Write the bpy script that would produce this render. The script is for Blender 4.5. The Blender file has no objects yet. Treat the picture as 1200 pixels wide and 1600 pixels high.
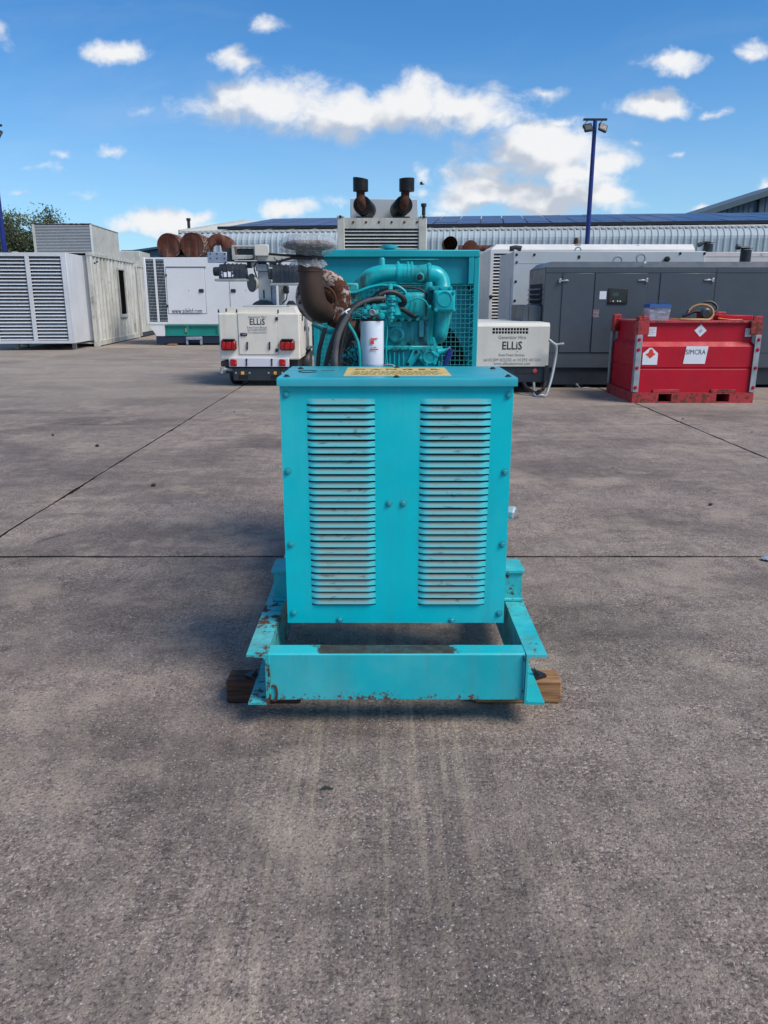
import bpy, bmesh, math, random
from mathutils import Vector, Matrix, noise
rnd = random.Random(11)
S = bpy.context.scene
COL = S.collection
R = math.radians

# ------------------------------------------------------------------ camera
EYE = 1.55
FPX = 1215.0                      # focal length in pixels of the 1200 x 1600 photograph
PITCH = math.atan(334.0 / FPX)
cd = bpy.data.cameras.new('camera')
cam = bpy.data.objects.new('camera', cd)
COL.objects.link(cam)
S.camera = cam
cam.location = (0, 0, EYE)
cam.rotation_euler = (R(90) - PITCH, 0, 0)
cd.sensor_fit = 'VERTICAL'
cd.sensor_height = 24.0
cd.lens = FPX / 1600.0 * 24.0
cd.clip_start = 0.05
cd.clip_end = 3000
cd.dof.use_dof = False
CP, SP = math.cos(PITCH), math.sin(PITCH)

def at(x, y, Y):
    """world point at depth Y on the sight line of photograph pixel (x, y)"""
    u, v = (x - 600) / FPX, (y - 800) / FPX
    t = Y / (CP - v * SP)
    return Vector((u * t, Y, EYE + t * (-SP - v * CP)))

# ------------------------------------------------------------------ light
SUN_EL, SUN_AZ = R(50), R(122)     # azimuth clockwise from +Y: to the right, behind the camera
sdir = Vector((math.sin(SUN_AZ) * math.cos(SUN_EL), math.cos(SUN_AZ) * math.cos(SUN_EL), math.sin(SUN_EL)))
sl = bpy.data.lights.new('sun', 'SUN')
sun = bpy.data.objects.new('sun', sl)
COL.objects.link(sun)
sl.energy = 2.6
sl.angle = R(28)                  # thin cloud over the sun
sl.color = (1.0, 0.92, 0.82)
sun.rotation_euler = (-sdir).to_track_quat('-Z', 'Y').to_euler()
sun.location = (0, 0, 30)
S.view_settings.view_transform = 'Standard'
S.view_settings.look = 'None'
S.view_settings.exposure = 0.52
S.view_settings.gamma = 1
S.view_settings.use_curve_mapping = False
S.cycles.max_bounces = 6
S.cycles.transparent_max_bounces = 12

# ------------------------------------------------------------------ node helper
class NT:
    def __init__(s, tree):
        s.t = tree
    def n(s, typ, **kw):
        o = s.t.nodes.new(typ)
        for k, v in kw.items():
            setattr(o, k, v)
        return o
    def link(s, a, b):
        s.t.links.new(a, b)
    def put(s, sock, v):
        if isinstance(v, bpy.types.NodeSocket):
            s.link(v, sock)
        elif v is not None:
            if hasattr(sock.default_value, '__len__') and len(sock.default_value) == 4 and len(v) == 3:
                v = (*v, 1)
            sock.default_value = v
    def math(s, op, a, b=None, c=None, clamp=False):
        o = s.n('ShaderNodeMath', operation=op, use_clamp=clamp)
        for i, v in enumerate((a, b, c)):
            if v is not None:
                s.put(o.inputs[i], v)
        return o.outputs[0]
    def vmath(s, op, a, b=None):
        o = s.n('ShaderNodeVectorMath', operation=op)
        s.put(o.inputs[0], a)
        if b is not None:
            s.put(o.inputs[1], b)
        return o.outputs[1] if op in ('DOT_PRODUCT', 'LENGTH', 'DISTANCE') else o.outputs[0]
    def mix(s, f, a, b, blend='MIX'):
        o = s.n('ShaderNodeMix', data_type='RGBA', blend_type=blend)
        s.put(o.inputs[0], f); s.put(o.inputs[6], a); s.put(o.inputs[7], b)
        return o.outputs[2]
    def noise(s, vec, scale, detail=4, rough=.55, dist=0):
        o = s.n('ShaderNodeTexNoise')
        s.put(o.inputs['Vector'], vec)
        o.inputs['Scale'].default_value = scale
        o.inputs['Detail'].default_value = detail
        o.inputs['Roughness'].default_value = rough
        o.inputs['Distortion'].default_value = dist
        return o.outputs[0]
    def sstep(s, v, a, b, lo=0., hi=1.):
        o = s.n('ShaderNodeMapRange', interpolation_type='SMOOTHSTEP')
        s.put(o.inputs[0], v)
        for i, q in ((1, a), (2, b), (3, lo), (4, hi)):
            o.inputs[i].default_value = q
        return o.outputs[0]
    def lin(s, v, a, b, lo=0., hi=1.):
        o = s.n('ShaderNodeMapRange')
        s.put(o.inputs[0], v)
        for i, q in ((1, a), (2, b), (3, lo), (4, hi)):
            o.inputs[i].default_value = q
        return o.outputs[0]
    def xyz(s, v):
        o = s.n('ShaderNodeSeparateXYZ'); s.link(v, o.inputs[0])
        return o.outputs
    def comb(s, x, y, z):
        o = s.n('ShaderNodeCombineXYZ')
        for i, v in enumerate((x, y, z)):
            s.put(o.inputs[i], v)
        return o.outputs[0]
    def bump(s, h, strength, dist, nrm=None):
        o = s.n('ShaderNodeBump')
        o.inputs['Strength'].default_value = strength
        o.inputs['Distance'].default_value = dist
        s.put(o.inputs['Height'], h)
        if nrm is not None:
            s.link(nrm, o.inputs['Normal'])
        return o.outputs[0]

# ------------------------------------------------------------------ sky: Nishita with cumulus
W = bpy.data.worlds.new('World')
S.world = W
W.use_nodes = True
wt = W.node_tree
wt.nodes.clear()
k = NT(wt)
sky = k.n('ShaderNodeTexSky', sky_type='NISHITA', sun_disc=False)
sky.sun_elevation = SUN_EL
sky.sun_rotation = SUN_AZ
sky.altitude = 50
sky.air_density = 1.0
sky.dust_density = 0.30
sky.ozone_density = 1.8
D = k.n('ShaderNodeTexCoord').outputs['Generated']
dx, dy, dz = k.xyz(D)
fy = k.math('MAXIMUM', dy, .04)
ga = k.math('DIVIDE', dx, fy)
gb = k.math('DIVIDE', dz, fy)
P2 = k.comb(ga, gb, 0.0)
wob = k.n('ShaderNodeTexNoise'); wob.inputs['Scale'].default_value = 22; wob.inputs['Detail'].default_value = 5
k.link(P2, wob.inputs['Vector'])
wv = k.vmath('SUBTRACT', wob.outputs['Color'], (.5, .5, .5))
wv = k.vmath('MULTIPLY', wv, (.062, .040, 0))
Q = k.vmath('ADD', P2, wv)
# photograph-measured cumulus in view: centre, radii (photo pixels), weight
CL = [(180,84,58,19,.85),(415,42,36,15,.75),(360,97,38,19,.9),(425,160,140,42,.92),(545,178,150,40,1.05),
      (640,160,80,38,1.1),(715,168,90,36,1.05),(790,182,45,26,.9),(850,148,36,13,.85),(876,190,30,11,.85),
      (838,240,112,46,1.2),(765,262,60,24,1.0),(930,258,66,22,1.05),(845,212,56,26,1.05),(760,285,55,20,1.0),(900,275,70,22,1.05),(840,306,158,29,1.2),(735,308,52,24,1.05),
      (940,302,54,22,1.05),(658,272,24,18,.85),(662,297,22,14,.8),(1050,100,58,17,.95),(1022,163,60,23,1.1),
      (1176,78,28,16,.85),(1112,175,28,9,.6),(1057,245,23,9,.8),(170,235,32,14,.8),(100,243,18,9,.55),
      (446,320,46,17,1.05),(250,350,88,25,1.15),(310,335,40,14,.95),(2,55,22,18,.8),(1192,290,24,20,1.0),(1106,326,26,9,.9),
      (60,262,42,8,.5),(18,296,32,6,.5),(130,302,26,8,.48),(220,178,24,9,.45),(540,310,30,8,.45),(690,330,18,9,.7),(990,232,14,6,.5)]
dens = None
for (cx_, cy_, rx_, ry_, w_) in CL:
    c = at(cx_, cy_, 1.0); e = at(cx_ + rx_, cy_, 1.0); f = at(cx_, cy_ - ry_, 1.0)
    a0, b0 = c.x, c.z - EYE
    ra, rb = abs(e.x - c.x), abs(f.z - c.z)
    v = k.vmath('SUBTRACT', Q, (a0, b0, 0))
    v = k.vmath('MULTIPLY', v, (1 / ra, 1 / rb, 0))
    d = k.math('MULTIPLY', k.math('SUBTRACT', 1.34, k.vmath('LENGTH', v)), w_ if rx_ > 45 else w_ * .74)
    dens = d if dens is None else k.math('SMOOTH_MAX', dens, d, .22)
# fair-weather cumulus over the rest of the sky
zz = k.math('ADD', k.math('MAXIMUM', dz, 0.0), .16)
PS = k.comb(k.math('DIVIDE', dx, zz), k.math('DIVIDE', dy, zz), 0.0)
bn = k.noise(PS, 1.15, 5, .5)
back = k.math('MULTIPLY', k.math('SUBTRACT', bn, .50), 6.0)
reg = k.math('MAXIMUM', k.math('DIVIDE', k.math('ABSOLUTE', ga), .62), k.math('DIVIDE', gb, .52))
inview = k.sstep(reg, 1.0, 1.35, 1.0, 0.0)
vd = k.math('SUBTRACT', dens, 0.0)
dd = k.math('ADD', k.math('MULTIPLY', k.math('MAXIMUM', vd, -1.0), inview),
            k.math('MULTIPLY', back, k.math('SUBTRACT', 1.0, inview)))
PN = k.comb(k.math('MULTIPLY', ga, 1.0), k.math('MULTIPLY', gb, 1.35), 0.0)
fine = k.noise(k.mix(inview, PS, PN), 17, 10, .66, .4)
up = k.vmath('ADD', PN, (.008, .018, 0))
fine2 = k.noise(k.mix(inview, PS, up), 17, 5, .58, .3)
dn = k.math('ADD', dd, k.math('MULTIPLY', k.math('SUBTRACT', fine, .5), 1.95))
mask = k.sstep(dn, .08, 1.0)
mask = k.math('MULTIPLY', mask, k.sstep(dz, 0.0, .03))
densb = None                                  # the same cumulus a little nearer the sun: what stands there shades this spot
Qs = k.vmath('ADD', Q, (.012, .030, 0))
for (cx_, cy_, rx_, ry_, w_) in [q_ for q_ in CL if q_[2] > 27]:
    c = at(cx_, cy_, 1.0); e = at(cx_ + rx_, cy_, 1.0); f = at(cx_, cy_ - ry_, 1.0)
    v = k.vmath('MULTIPLY', k.vmath('SUBTRACT', Qs, (c.x, c.z - EYE, 0)), (1 / abs(e.x - c.x), 1 / abs(f.z - c.z), 0))
    d = k.math('MULTIPLY', k.math('SUBTRACT', 1.34, k.vmath('LENGTH', v)), w_)
    densb = d if densb is None else k.math('SMOOTH_MAX', densb, d, .22)
lowf = k.math('SUBTRACT', k.noise(k.mix(inview, PS, PN), 9, 3, .5), k.noise(k.mix(inview, PS, up), 9, 3, .5))
lit = k.math('ADD', k.math('MULTIPLY', k.math('SUBTRACT', fine, fine2), 1.05), k.math('MULTIPLY', lowf, 5.2))
grad = k.math('MULTIPLY', k.math('MULTIPLY', k.math('SUBTRACT', k.math('MAXIMUM', dens, -.3), k.math('MAXIMUM', densb, -.3)), inview), .80)
lit = k.math('ADD', lit, grad)
thick = k.sstep(dn, .40, 1.35, 0.06, -0.04)
sh = k.math('ADD', k.math('ADD', .42, lit), thick, clamp=True)
sh = k.sstep(sh, .05, .92)
cloud = k.mix(sh, (4.3, 4.75, 5.55), (7.35, 7.45, 7.6))
veil = k.sstep(k.noise(k.comb(k.math('MULTIPLY', ga, .8), k.math('MULTIPLY', gb, 2.6), .3), 3.2, 6, .6, .6), .45, .85, 0, .16)
skyc = k.mix(1.0, sky.outputs[0], (0.66, 0.93, 1.18), 'MULTIPLY')
hs = k.n('ShaderNodeHueSaturation')
hs.inputs['Saturation'].default_value = 1.12
hs.inputs['Value'].default_value = 1.0
k.link(skyc, hs.inputs['Color'])
skyv = k.mix(veil, hs.outputs[0], (5.5, 6.2, 7.0))
skyv = k.mix(k.sstep(dz, 0.0, .30, .34, 0.0), skyv, (4.6, 6.4, 7.8))   # paler air low down, all round
fin = k.mix(mask, skyv, cloud)
bg = k.n('ShaderNodeBackground')
bg.inputs['Strength'].default_value = 0.085
k.link(fin, bg.inputs['Color'])
wo = k.n('ShaderNodeOutputWorld')
k.link(bg.outputs[0], wo.inputs['Surface'])
W.cycles.sampling_method = 'AUTOMATIC'

# ------------------------------------------------------------------ mesh helper
ORG = {}
class MB:
    def __init__(s):
        s.v = []; s.f = []
    def add(s, vs, fs):
        o = len(s.v)
        s.v += [tuple(p) for p in vs]
        s.f += [tuple(i + o for i in f) for f in fs]
        return s
    def box(s, x0, x1, y0, y1, z0, z1, b=0, seg=1):
        x0, x1 = min(x0, x1), max(x0, x1); y0, y1 = min(y0, y1), max(y0, y1); z0, z1 = min(z0, z1), max(z0, z1)
        if b <= 0:
            vs = [(x, y, z) for x in (x0, x1) for y in (y0, y1) for z in (z0, z1)]
            return s.add(vs, [(0, 1, 3, 2), (4, 6, 7, 5), (0, 4, 5, 1), (2, 3, 7, 6), (0, 2, 6, 4), (1, 5, 7, 3)])
        b = min(b, .49 * min(x1 - x0, y1 - y0, z1 - z0))
        bm = bmesh.new()
        bmesh.ops.create_cube(bm, size=1)
        for q in bm.verts:
            q.co = (((x0 + x1) / 2 + q.co.x * (x1 - x0)), ((y0 + y1) / 2 + q.co.y * (y1 - y0)), ((z0 + z1) / 2 + q.co.z * (z1 - z0)))
        bmesh.ops.bevel(bm, geom=bm.edges[:], offset=b, segments=seg, profile=.5, affect='EDGES')
        return s.bm(bm)
    def bm(s, bm):
        bm.verts.index_update()
        s.add([q.co[:] for q in bm.verts], [[q.index for q in f.verts] for f in bm.faces])
        bm.free()
        return s
    def cyl(s, p0, p1, r0, r1=None, n=16, cap=True):
        return s.tube([p0, p1], [r0, r0 if r1 is None else r1], n, cap)
    def tube(s, pts, r, n=8, cap=True, sub=0):
        pts = [Vector(p) for p in pts]
        rr = list(r) if hasattr(r, '__len__') else [r] * len(pts)
        if sub and len(pts) > 2:
            P, Q = [], []
            for i in range(len(pts) - 1):
                a, b = pts[i], pts[i + 1]
                p_ = pts[i - 1] if i else a * 2 - b
                n_ = pts[i + 2] if i + 2 < len(pts) else b * 2 - a
                for j in range(sub):
                    t = j / sub
                    P.append(.5 * ((2 * a) + (b - p_) * t + (2 * p_ - 5 * a + 4 * b - n_) * t * t + (3 * a - p_ - 3 * b + n_) * t ** 3))
                    Q.append(rr[i] + (rr[i + 1] - rr[i]) * t)
            P.append(pts[-1]); Q.append(rr[-1])
            pts, rr = P, Q
        o = len(s.v)
        d0 = (pts[1] - pts[0]).normalized()
        u = d0.orthogonal().normalized()
        for i, p in enumerate(pts):
            d = (pts[min(i + 1, len(pts) - 1)] - pts[max(i - 1, 0)]).normalized()
            u = (u - d * u.dot(d)).normalized()
            w = d.cross(u)
            for j in range(n):
                a = 2 * math.pi * j / n
                s.v.append(tuple(p + (u * math.cos(a) + w * math.sin(a)) * rr[i]))
        for i in range(len(pts) - 1):
            for j in range(n):
                a, b = o + i * n + j, o + i * n + (j + 1) % n
                s.f.append((a, b, b + n, a + n))
        if cap:
            s.f.append(tuple(o + j for j in range(n - 1, -1, -1)))
            e = o + (len(pts) - 1) * n
            s.f.append(tuple(e + j for j in range(n)))
        return s
    def lathe(s, prof, c, ax=(0, 0, 1), n=24, cap=True):
        """prof: (radius, distance along ax)"""
        c, ax = Vector(c), Vector(ax).normalized()
        u = ax.orthogonal().normalized(); w = ax.cross(u)
        o = len(s.v)
        for r, h in prof:
            for j in range(n):
                a = 2 * math.pi * j / n
                s.v.append(tuple(c + ax * h + (u * math.cos(a) + w * math.sin(a)) * r))
        for i in range(len(prof) - 1):
            for j in range(n):
                a, b = o + i * n + j, o + i * n + (j + 1) % n
                s.f.append((a, b, b + n, a + n))
        if cap:
            s.f.append(tuple(o + j for j in range(n - 1, -1, -1)))
            e = o + (len(prof) - 1) * n
            s.f.append(tuple(e + j for j in range(n)))
        return s
    def prism(s, poly, ax, a0, a1):
        def mk(p, a):
            return {'x': (a, p[0], p[1]), 'y': (p[0], a, p[1]), 'z': (p[0], p[1], a)}[ax]
        n = len(poly)
        return s.add([mk(p, a0) for p in poly] + [mk(p, a1) for p in poly],
                     [tuple(range(n - 1, -1, -1)), tuple(range(n, 2 * n))] + [(i, (i + 1) % n, n + (i + 1) % n, n + i) for i in range(n)])
    def strip(s, prof, ax, a0, a1):
        """open profile extruded along ax"""
        def mk(p, a):
            return {'x': (a, p[0], p[1]), 'y': (p[0], a, p[1]), 'z': (p[0], p[1], a)}[ax]
        n = len(prof)
        return s.add([mk(p, a0) for p in prof] + [mk(p, a1) for p in prof], [(i, i + 1, n + i + 1, n + i) for i in range(n - 1)])
    def quad(s, *p):
        return s.add(p, [tuple(range(len(p)))])
    def torus(s, c, ax, R0, r, n=20, m=8):
        c, ax = Vector(c), Vector(ax).normalized()
        u = ax.orthogonal().normalized(); w = ax.cross(u)
        o = len(s.v)
        for i in range(n):
            a = 2 * math.pi * i / n
            d = u * math.cos(a) + w * math.sin(a)
            for j in range(m):
                b = 2 * math.pi * j / m
                s.v.append(tuple(c + d * (R0 + r * math.cos(b)) + ax * r * math.sin(b)))
        for i in range(n):
            for j in range(m):
                s.f.append((o + i * m + j, o + ((i + 1) % n) * m + j, o + ((i + 1) % n) * m + (j + 1) % m, o + i * m + (j + 1) % m))
        return s
    def build(s, name, m, parent=None, smooth=True, label=None, cat=None, group=None, kind=None, org=None, ang=38, loc=None):
        if parent is not None:
            o3 = ORG.get(parent.name, Vector())
        else:
            o3 = Vector(org) if org is not None else Vector()
        me = bpy.data.meshes.new(name)
        me.from_pydata([tuple(Vector(p) - o3) for p in s.v], [], s.f)
        bm = bmesh.new(); bm.from_mesh(me)
        bmesh.ops.recalc_face_normals(bm, faces=bm.faces[:])
        bm.to_mesh(me); bm.free()
        me.materials.append(m)
        if smooth:
            me.polygons.foreach_set('use_smooth', [True] * len(me.polygons))
            me.set_sharp_from_angle(angle=R(ang))
        me.update()
        o = bpy.data.objects.new(name, me)
        COL.objects.link(o)
        if parent is not None:
            o.parent = parent
            ORG[o.name] = o3
            if loc is not None:
                o.location = loc
        else:
            o.location = o3
            ORG[o.name] = o3
        tag(o, label, cat, group, kind)
        return o

def tag(o, label=None, cat=None, group=None, kind=None):
    for key, v in (('label', label), ('category', cat), ('group', group), ('kind', kind)):
        if v:
            o[key] = v
    return o

def thing(name, label, cat, loc, group=None, rz=0, local=False):
    """an Empty at the base of a thing; parts are modelled in world coordinates unless local"""
    o = bpy.data.objects.new(name, None)
    COL.objects.link(o)
    o.location = loc
    o.rotation_euler = (0, 0, rz)
    o.empty_display_size = .2
    ORG[o.name] = Vector((0, 0, 0)) if local else Vector(loc)
    return tag(o, label, cat, group)

def again(src, loc, parent=None, rot=None):
    """another object with the same mesh"""
    o = src.copy()
    COL.objects.link(o)
    o.parent = parent if parent is not None else src.parent
    o.location = loc
    if rot:
        o.rotation_euler = rot
    ORG[o.name] = ORG.get(src.name, Vector())
    return o

def part_at(mb, name, m, parent, base, **kw):
    """part whose own origin sits at base (so copies can be moved)"""
    sh = ORG[parent.name]
    o = mb.build(name, m, None, **kw)
    o.parent = parent
    o.location = Vector(base) - sh
    ORG[o.name] = sh
    return o

def text(body, size, loc, m, parent, name='lettering', rot=(R(90), 0, 0), align='CENTER', sx=1.0, extr=.0006, bold=0.0):
    cu = bpy.data.curves.new(name, 'FONT')
    cu.body = body; cu.size = size; cu.align_x = align; cu.align_y = 'CENTER'
    cu.extrude = extr; cu.offset = bold; cu.resolution_u = 2
    tmp = bpy.data.objects.new('tmp', cu)
    COL.objects.link(tmp)
    me = bpy.data.meshes.new_from_object(tmp, depsgraph=bpy.context.evaluated_depsgraph_get())
    bpy.data.objects.remove(tmp)
    me.name = name
    me.materials.clear(); me.materials.append(m)
    o = bpy.data.objects.new(name, me)
    COL.objects.link(o)
    o.parent = parent
    o.location = Vector(loc) - ORG.get(parent.name, Vector())
    o.rotation_euler = rot
    o.scale = (sx, 1, 1)
    return o

# ------------------------------------------------------------------ materials
def mat(name):
    m = bpy.data.materials.new(name)
    m.use_nodes = True
    m.node_tree.nodes.clear()
    q = NT(m.node_tree)
    pb = q.n('ShaderNodeBsdfPrincipled')
    out = q.n('ShaderNodeOutputMaterial')
    q.link(pb.outputs[0], out.inputs[0])
    pos = q.n('ShaderNodeNewGeometry').outputs['Position']
    return m, q, pb, out, pos

def paint(name, col, rough=.42, var=.10, vs=2.2, dirt=None, dirtcol=(.16, .14, .11), rust=0.0, rs=14, rustcol=(.10, .042, .022),
          chip=0.0, fade=None, metal=0.0, bump=.15, spec=.5, low=None, oil=None):
    """painted sheet metal: tone variation, vertical dirt runs, rust patches, chips, orange-peel relief"""
    m, q, pb, out, pos = mat(name)
    n1 = q.noise(pos, vs, 5, .6)
    c = q.mix(q.sstep(n1, .3, .7), tuple(x * (1 - var) for x in col), tuple(min(1, x * (1 + var)) for x in col))
    if fade:
        c = q.mix(q.math('MULTIPLY', q.sstep(q.noise(pos, vs * .8 + .6, 7, .65), .42, .72), .6), c, fade)
    st = q.vmath('MULTIPLY', pos, (1, 1, .09))
    rg = q.math('ADD', rough, q.lin(q.noise(pos, 6, 4, .6), .3, .7, -.08, .12))
    if dirt:
        d = q.sstep(q.noise(st, 7, 7, .68), .46, .80)
        d2 = q.sstep(q.noise(pos, 3.1, 8, .7), .5, .8)
        dm = q.math('MULTIPLY', q.math('ADD', q.math('MULTIPLY', d, .75), q.math('MULTIPLY', d2, .6)), dirt, clamp=True)
        c = q.mix(dm, c, dirtcol)
        rg = q.math('ADD', rg, q.math('MULTIPLY', dm, .3))
    h = q.noise(pos, 60, 3, .5)
    if chip:
        cm = q.math('MULTIPLY', q.sstep(q.noise(pos, rs * 2.3, 8, .7), .74 - chip * .2, .78 - chip * .2), .9)
        c = q.mix(cm, c, tuple(x * .35 + .02 for x in rustcol))
    if rust:
        big = q.noise(pos, rs * .22, 3, .5)
        nn = q.math('ADD', q.math('MULTIPLY', q.noise(pos, rs, 9, .7), .72), q.math('MULTIPLY', big, .42))
        if low:
            nn = q.math('ADD', nn, q.sstep(q.xyz(pos)[2], low[0], low[1], low[2], 0))
        t = .86 - rust * .34
        rm = q.sstep(nn, t, t + .025)
        halo = q.sstep(nn, t - .07, t + .01)
        rc = q.mix(q.sstep(q.noise(pos, 90, 4, .6), .35, .65), rustcol, tuple(min(1, x * 1.65) for x in rustcol))
        c = q.mix(q.math('MULTIPLY', halo, .35), c, tuple(x * .7 + y * .5 for x, y in zip(rustcol, col)))
        c = q.mix(rm, c, rc)
        rg = q.math('ADD', rg, q.math('MULTIPLY', rm, .4), clamp=True)
        h = q.math('ADD', q.math('MULTIPLY', h, .5), q.math('MULTIPLY', rm, -.5))
    if oil:                                   # oily residue lying on a top flange: x range, height
        ox, oy, oz = q.xyz(pos)
        wx = q.math('ADD', ox, q.math('MULTIPLY', q.math('SUBTRACT', q.noise(pos, 16, 5, .65), .5), .22))
        om = q.math('MULTIPLY', q.math('MULTIPLY', q.sstep(wx, oil[0], oil[0] + .03), q.sstep(wx, oil[1] - .03, oil[1], 1, 0)), q.sstep(oz, oil[2] - .0012, oil[2]))
        om = q.math('MULTIPLY', om, q.lin(q.noise(pos, 30, 4, .6), .3, .6, .86, 1.0))
        c = q.mix(om, c, (.050, .030, .021))
        rg = q.math('MULTIPLY', rg, q.math('SUBTRACT', 1.0, q.math('MULTIPLY', om, .35)))
    q.put(pb.inputs['Base Color'], c)
    q.put(pb.inputs['Roughness'], rg)
    pb.inputs['Metallic'].default_value = metal
    pb.inputs['Specular IOR Level'].default_value = spec
    dent = q.bump(q.noise(pos, 3.2, 2, .5), .22, .022)
    q.link(q.bump(h, bump, .002, dent), pb.inputs['Normal'])
    return m

def plain(name, col, rough=.5, metal=0.0, var=.12, vs=9, emit=0):
    m, q, pb, out, pos = mat(name)
    n1 = q.noise(pos, vs, 5, .62)
    q.put(pb.inputs['Base Color'], q.mix(q.sstep(n1, .3, .7), tuple(x * (1 - var) for x in col), tuple(min(1, x * (1 + var)) for x in col)))
    q.put(pb.inputs['Roughness'], q.math('ADD', rough, q.lin(n1, .3, .7, -.06, .08), clamp=True))
    pb.inputs['Metallic'].default_value = metal
    return m

TEAL = (.000, .530, .595)
M = {}
M['teal'] = paint('teal_paint', TEAL, .40, .07, 1.6, dirt=.75, dirtcol=(.03, .32, .36), chip=.22, rustcol=(.02, .12, .14), fade=(.055, .575, .615), bump=.10, spec=.25)
M['teal_lid_sky'] = paint('teal_lid_sky_tint', (.02, .34, .41), .34, .07, 2.0, dirt=.35, dirtcol=(.10, .30, .38), fade=(.09, .37, .45), chip=.12, bump=.1)  # sky's grey-blue reflection put into the lid colour, besides dirt and fading
M['teal_worn'] = paint('teal_worn_paint', (.01, .43, .47), .45, .10, 3, dirt=1.3, dirtcol=(.10, .22, .22), rust=.70, rs=26, rustcol=(.065, .030, .020), chip=.6, fade=(.13, .48, .48), bump=.3)
M['teal_rail'] = paint('teal_rail_paint', (.01, .43, .47), .45, .10, 3, dirt=2.2, dirtcol=(.05, .22, .23), rust=.58, rs=30, rustcol=(.075, .038, .024), chip=.45, fade=(.15, .49, .48), bump=.3)
M['teal_cross'] = paint('teal_cross_beam_paint', (.003, .45, .51), .42, .07, 2.5, dirt=.8, dirtcol=(.07, .30, .31), rust=.26, rs=60, rustcol=(.085, .045, .028), chip=.5, fade=(.10, .50, .52), bump=.2, low=(.105, .175, .20), oil=(-.265, .285, .2965))
M['teal_old'] = paint('teal_engine_paint', (.004, .40, .425), .30, .18, 9, dirt=2.4, dirtcol=(.012, .060, .060), rust=.34, rs=16, chip=.25, fade=(.02, .40, .41), bump=.3)
M['teal_rad'] = paint('teal_radiator_paint', (.002, .33, .375), .42, .10, 3, dirt=.35, dirtcol=(.02, .17, .19), rust=.44, rs=9, rustcol=(.05, .035, .035), chip=.35, bump=.15)
M['rust'] = paint('rusted_iron', (.075, .034, .022), .85, .35, 12, dirt=.5, dirtcol=(.02, .015, .013), rust=.55, rs=18, rustcol=(.13, .05, .028), bump=.6, spec=.2)
M['rust_pale'] = paint('flaking_rusted_iron', (.40, .34, .31), .8, .2, 10, dirt=.3, dirtcol=(.10, .06, .05), rust=.93, rs=22, rustcol=(.065, .028, .018), chip=.5, bump=.7, spec=.25)
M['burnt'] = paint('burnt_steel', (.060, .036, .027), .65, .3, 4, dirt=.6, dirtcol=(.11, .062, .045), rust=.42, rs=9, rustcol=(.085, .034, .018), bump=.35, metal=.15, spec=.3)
M['silencer'] = paint('silencer_rust', (.085, .028, .018), .8, .35, 3, dirt=1.0, dirtcol=(.28, .21, .17), rust=.55, rs=6, rustcol=(.06, .02, .012), bump=.5, spec=.2)
M['bolt'] = paint('bolt_paint', (.02, .35, .40), .35, .15, 30, dirt=.4, dirtcol=(.10, .13, .13), bump=.2)
M['bolt_dark'] = plain('dark_bolt', (.05, .035, .03), .7, .4)
M['white'] = paint('white_canopy_paint', (.76, .77, .78), .32, .03, 1.0, dirt=.10, dirtcol=(.42, .42, .40), bump=.05)
M['white_cont'] = paint('white_container_paint', (.62, .64, .66), .45, .05, 1.2, dirt=.35, dirtcol=(.36, .37, .36), bump=.1)
M['cont_side'] = paint('stained_container_paint', (.56, .56, .52), .5, .08, 1.4, dirt=1.3, dirtcol=(.16, .155, .11), rust=.34, rs=9, fade=(.40, .39, .33), bump=.2)
M['cont_old'] = paint('weathered_container_paint', (.48, .48, .43), .55, .10, 1.8, dirt=.8, dirtcol=(.16, .15, .10), rust=.26, rs=7, bump=.2)
M['cream'] = paint('cream_trailer_paint', (.72, .68, .59), .4, .05, 2, dirt=.30, dirtcol=(.38, .30, .18), rust=.10, rs=8, rustcol=(.25, .11, .04), bump=.1)
M['cream2'] = paint('pale_trailer_paint', (.66, .64, .56), .42, .05, 2, dirt=.22, dirtcol=(.36, .32, .24), bump=.1)
M['greyset'] = paint('slate_grey_paint', (.064, .080, .098), .36, .06, 1.2, dirt=.10, dirtcol=(.11, .115, .12), bump=.05)
M['greydark'] = paint('dark_base_paint', (.022, .030, .040), .45, .15, 2, dirt=.2, dirtcol=(.06, .055, .05), bump=.1)
M['ltgrey'] = paint('light_grey_paint', (.47, .50, .51), .4, .04, 1.2, dirt=.18, dirtcol=(.32, .33, .32), rust=.05, rs=8, rustcol=(.25, .12, .05), bump=.06)
M['white_old'] = paint('white_old_canopy_paint', (.66, .65, .62), .4, .05, 1.5, dirt=.22, dirtcol=(.45, .40, .33), rust=.12, rs=6, rustcol=(.30, .14, .06), bump=.06)
M['pinkwhite'] = paint('warm_white_canopy_paint', (.58, .53, .51), .45, .05, 1.5, dirt=.25, dirtcol=(.36, .32, .29), bump=.06)
M['red'] = paint('red_tank_paint', (.47, .005, .022), .42, .08, 2.2, dirt=.35, dirtcol=(.19, .012, .016), rust=.46, rs=14, rustcol=(.085, .022, .016), fade=(.47, .018, .030), bump=.2, spec=.3)
M['red_worn'] = paint('red_worn_paint', (.45, .030, .04), .55, .12, 4, dirt=.6, dirtcol=(.16, .05, .03), rust=.78, rs=15, rustcol=(.10, .035, .022), chip=.4, bump=.35)
M['galv'] = paint('galvanised_steel', (.33, .37, .39), .5, .14, 6, dirt=.6, dirtcol=(.19, .20, .20), rust=.12, rs=8, rustcol=(.22, .10, .05), metal=.35, bump=.2)
M['steel'] = plain('zinc_steel', (.45, .45, .45), .35, .8)
M['dark'] = plain('dark_interior', (.008, .009, .010), .9)
M['black'] = plain('black_rubber', (.016, .016, .018), .5, 0, .3, 14)
M['blackm'] = plain('black_metal', (.022, .023, .026), .42, .2, .25, 10)
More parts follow.
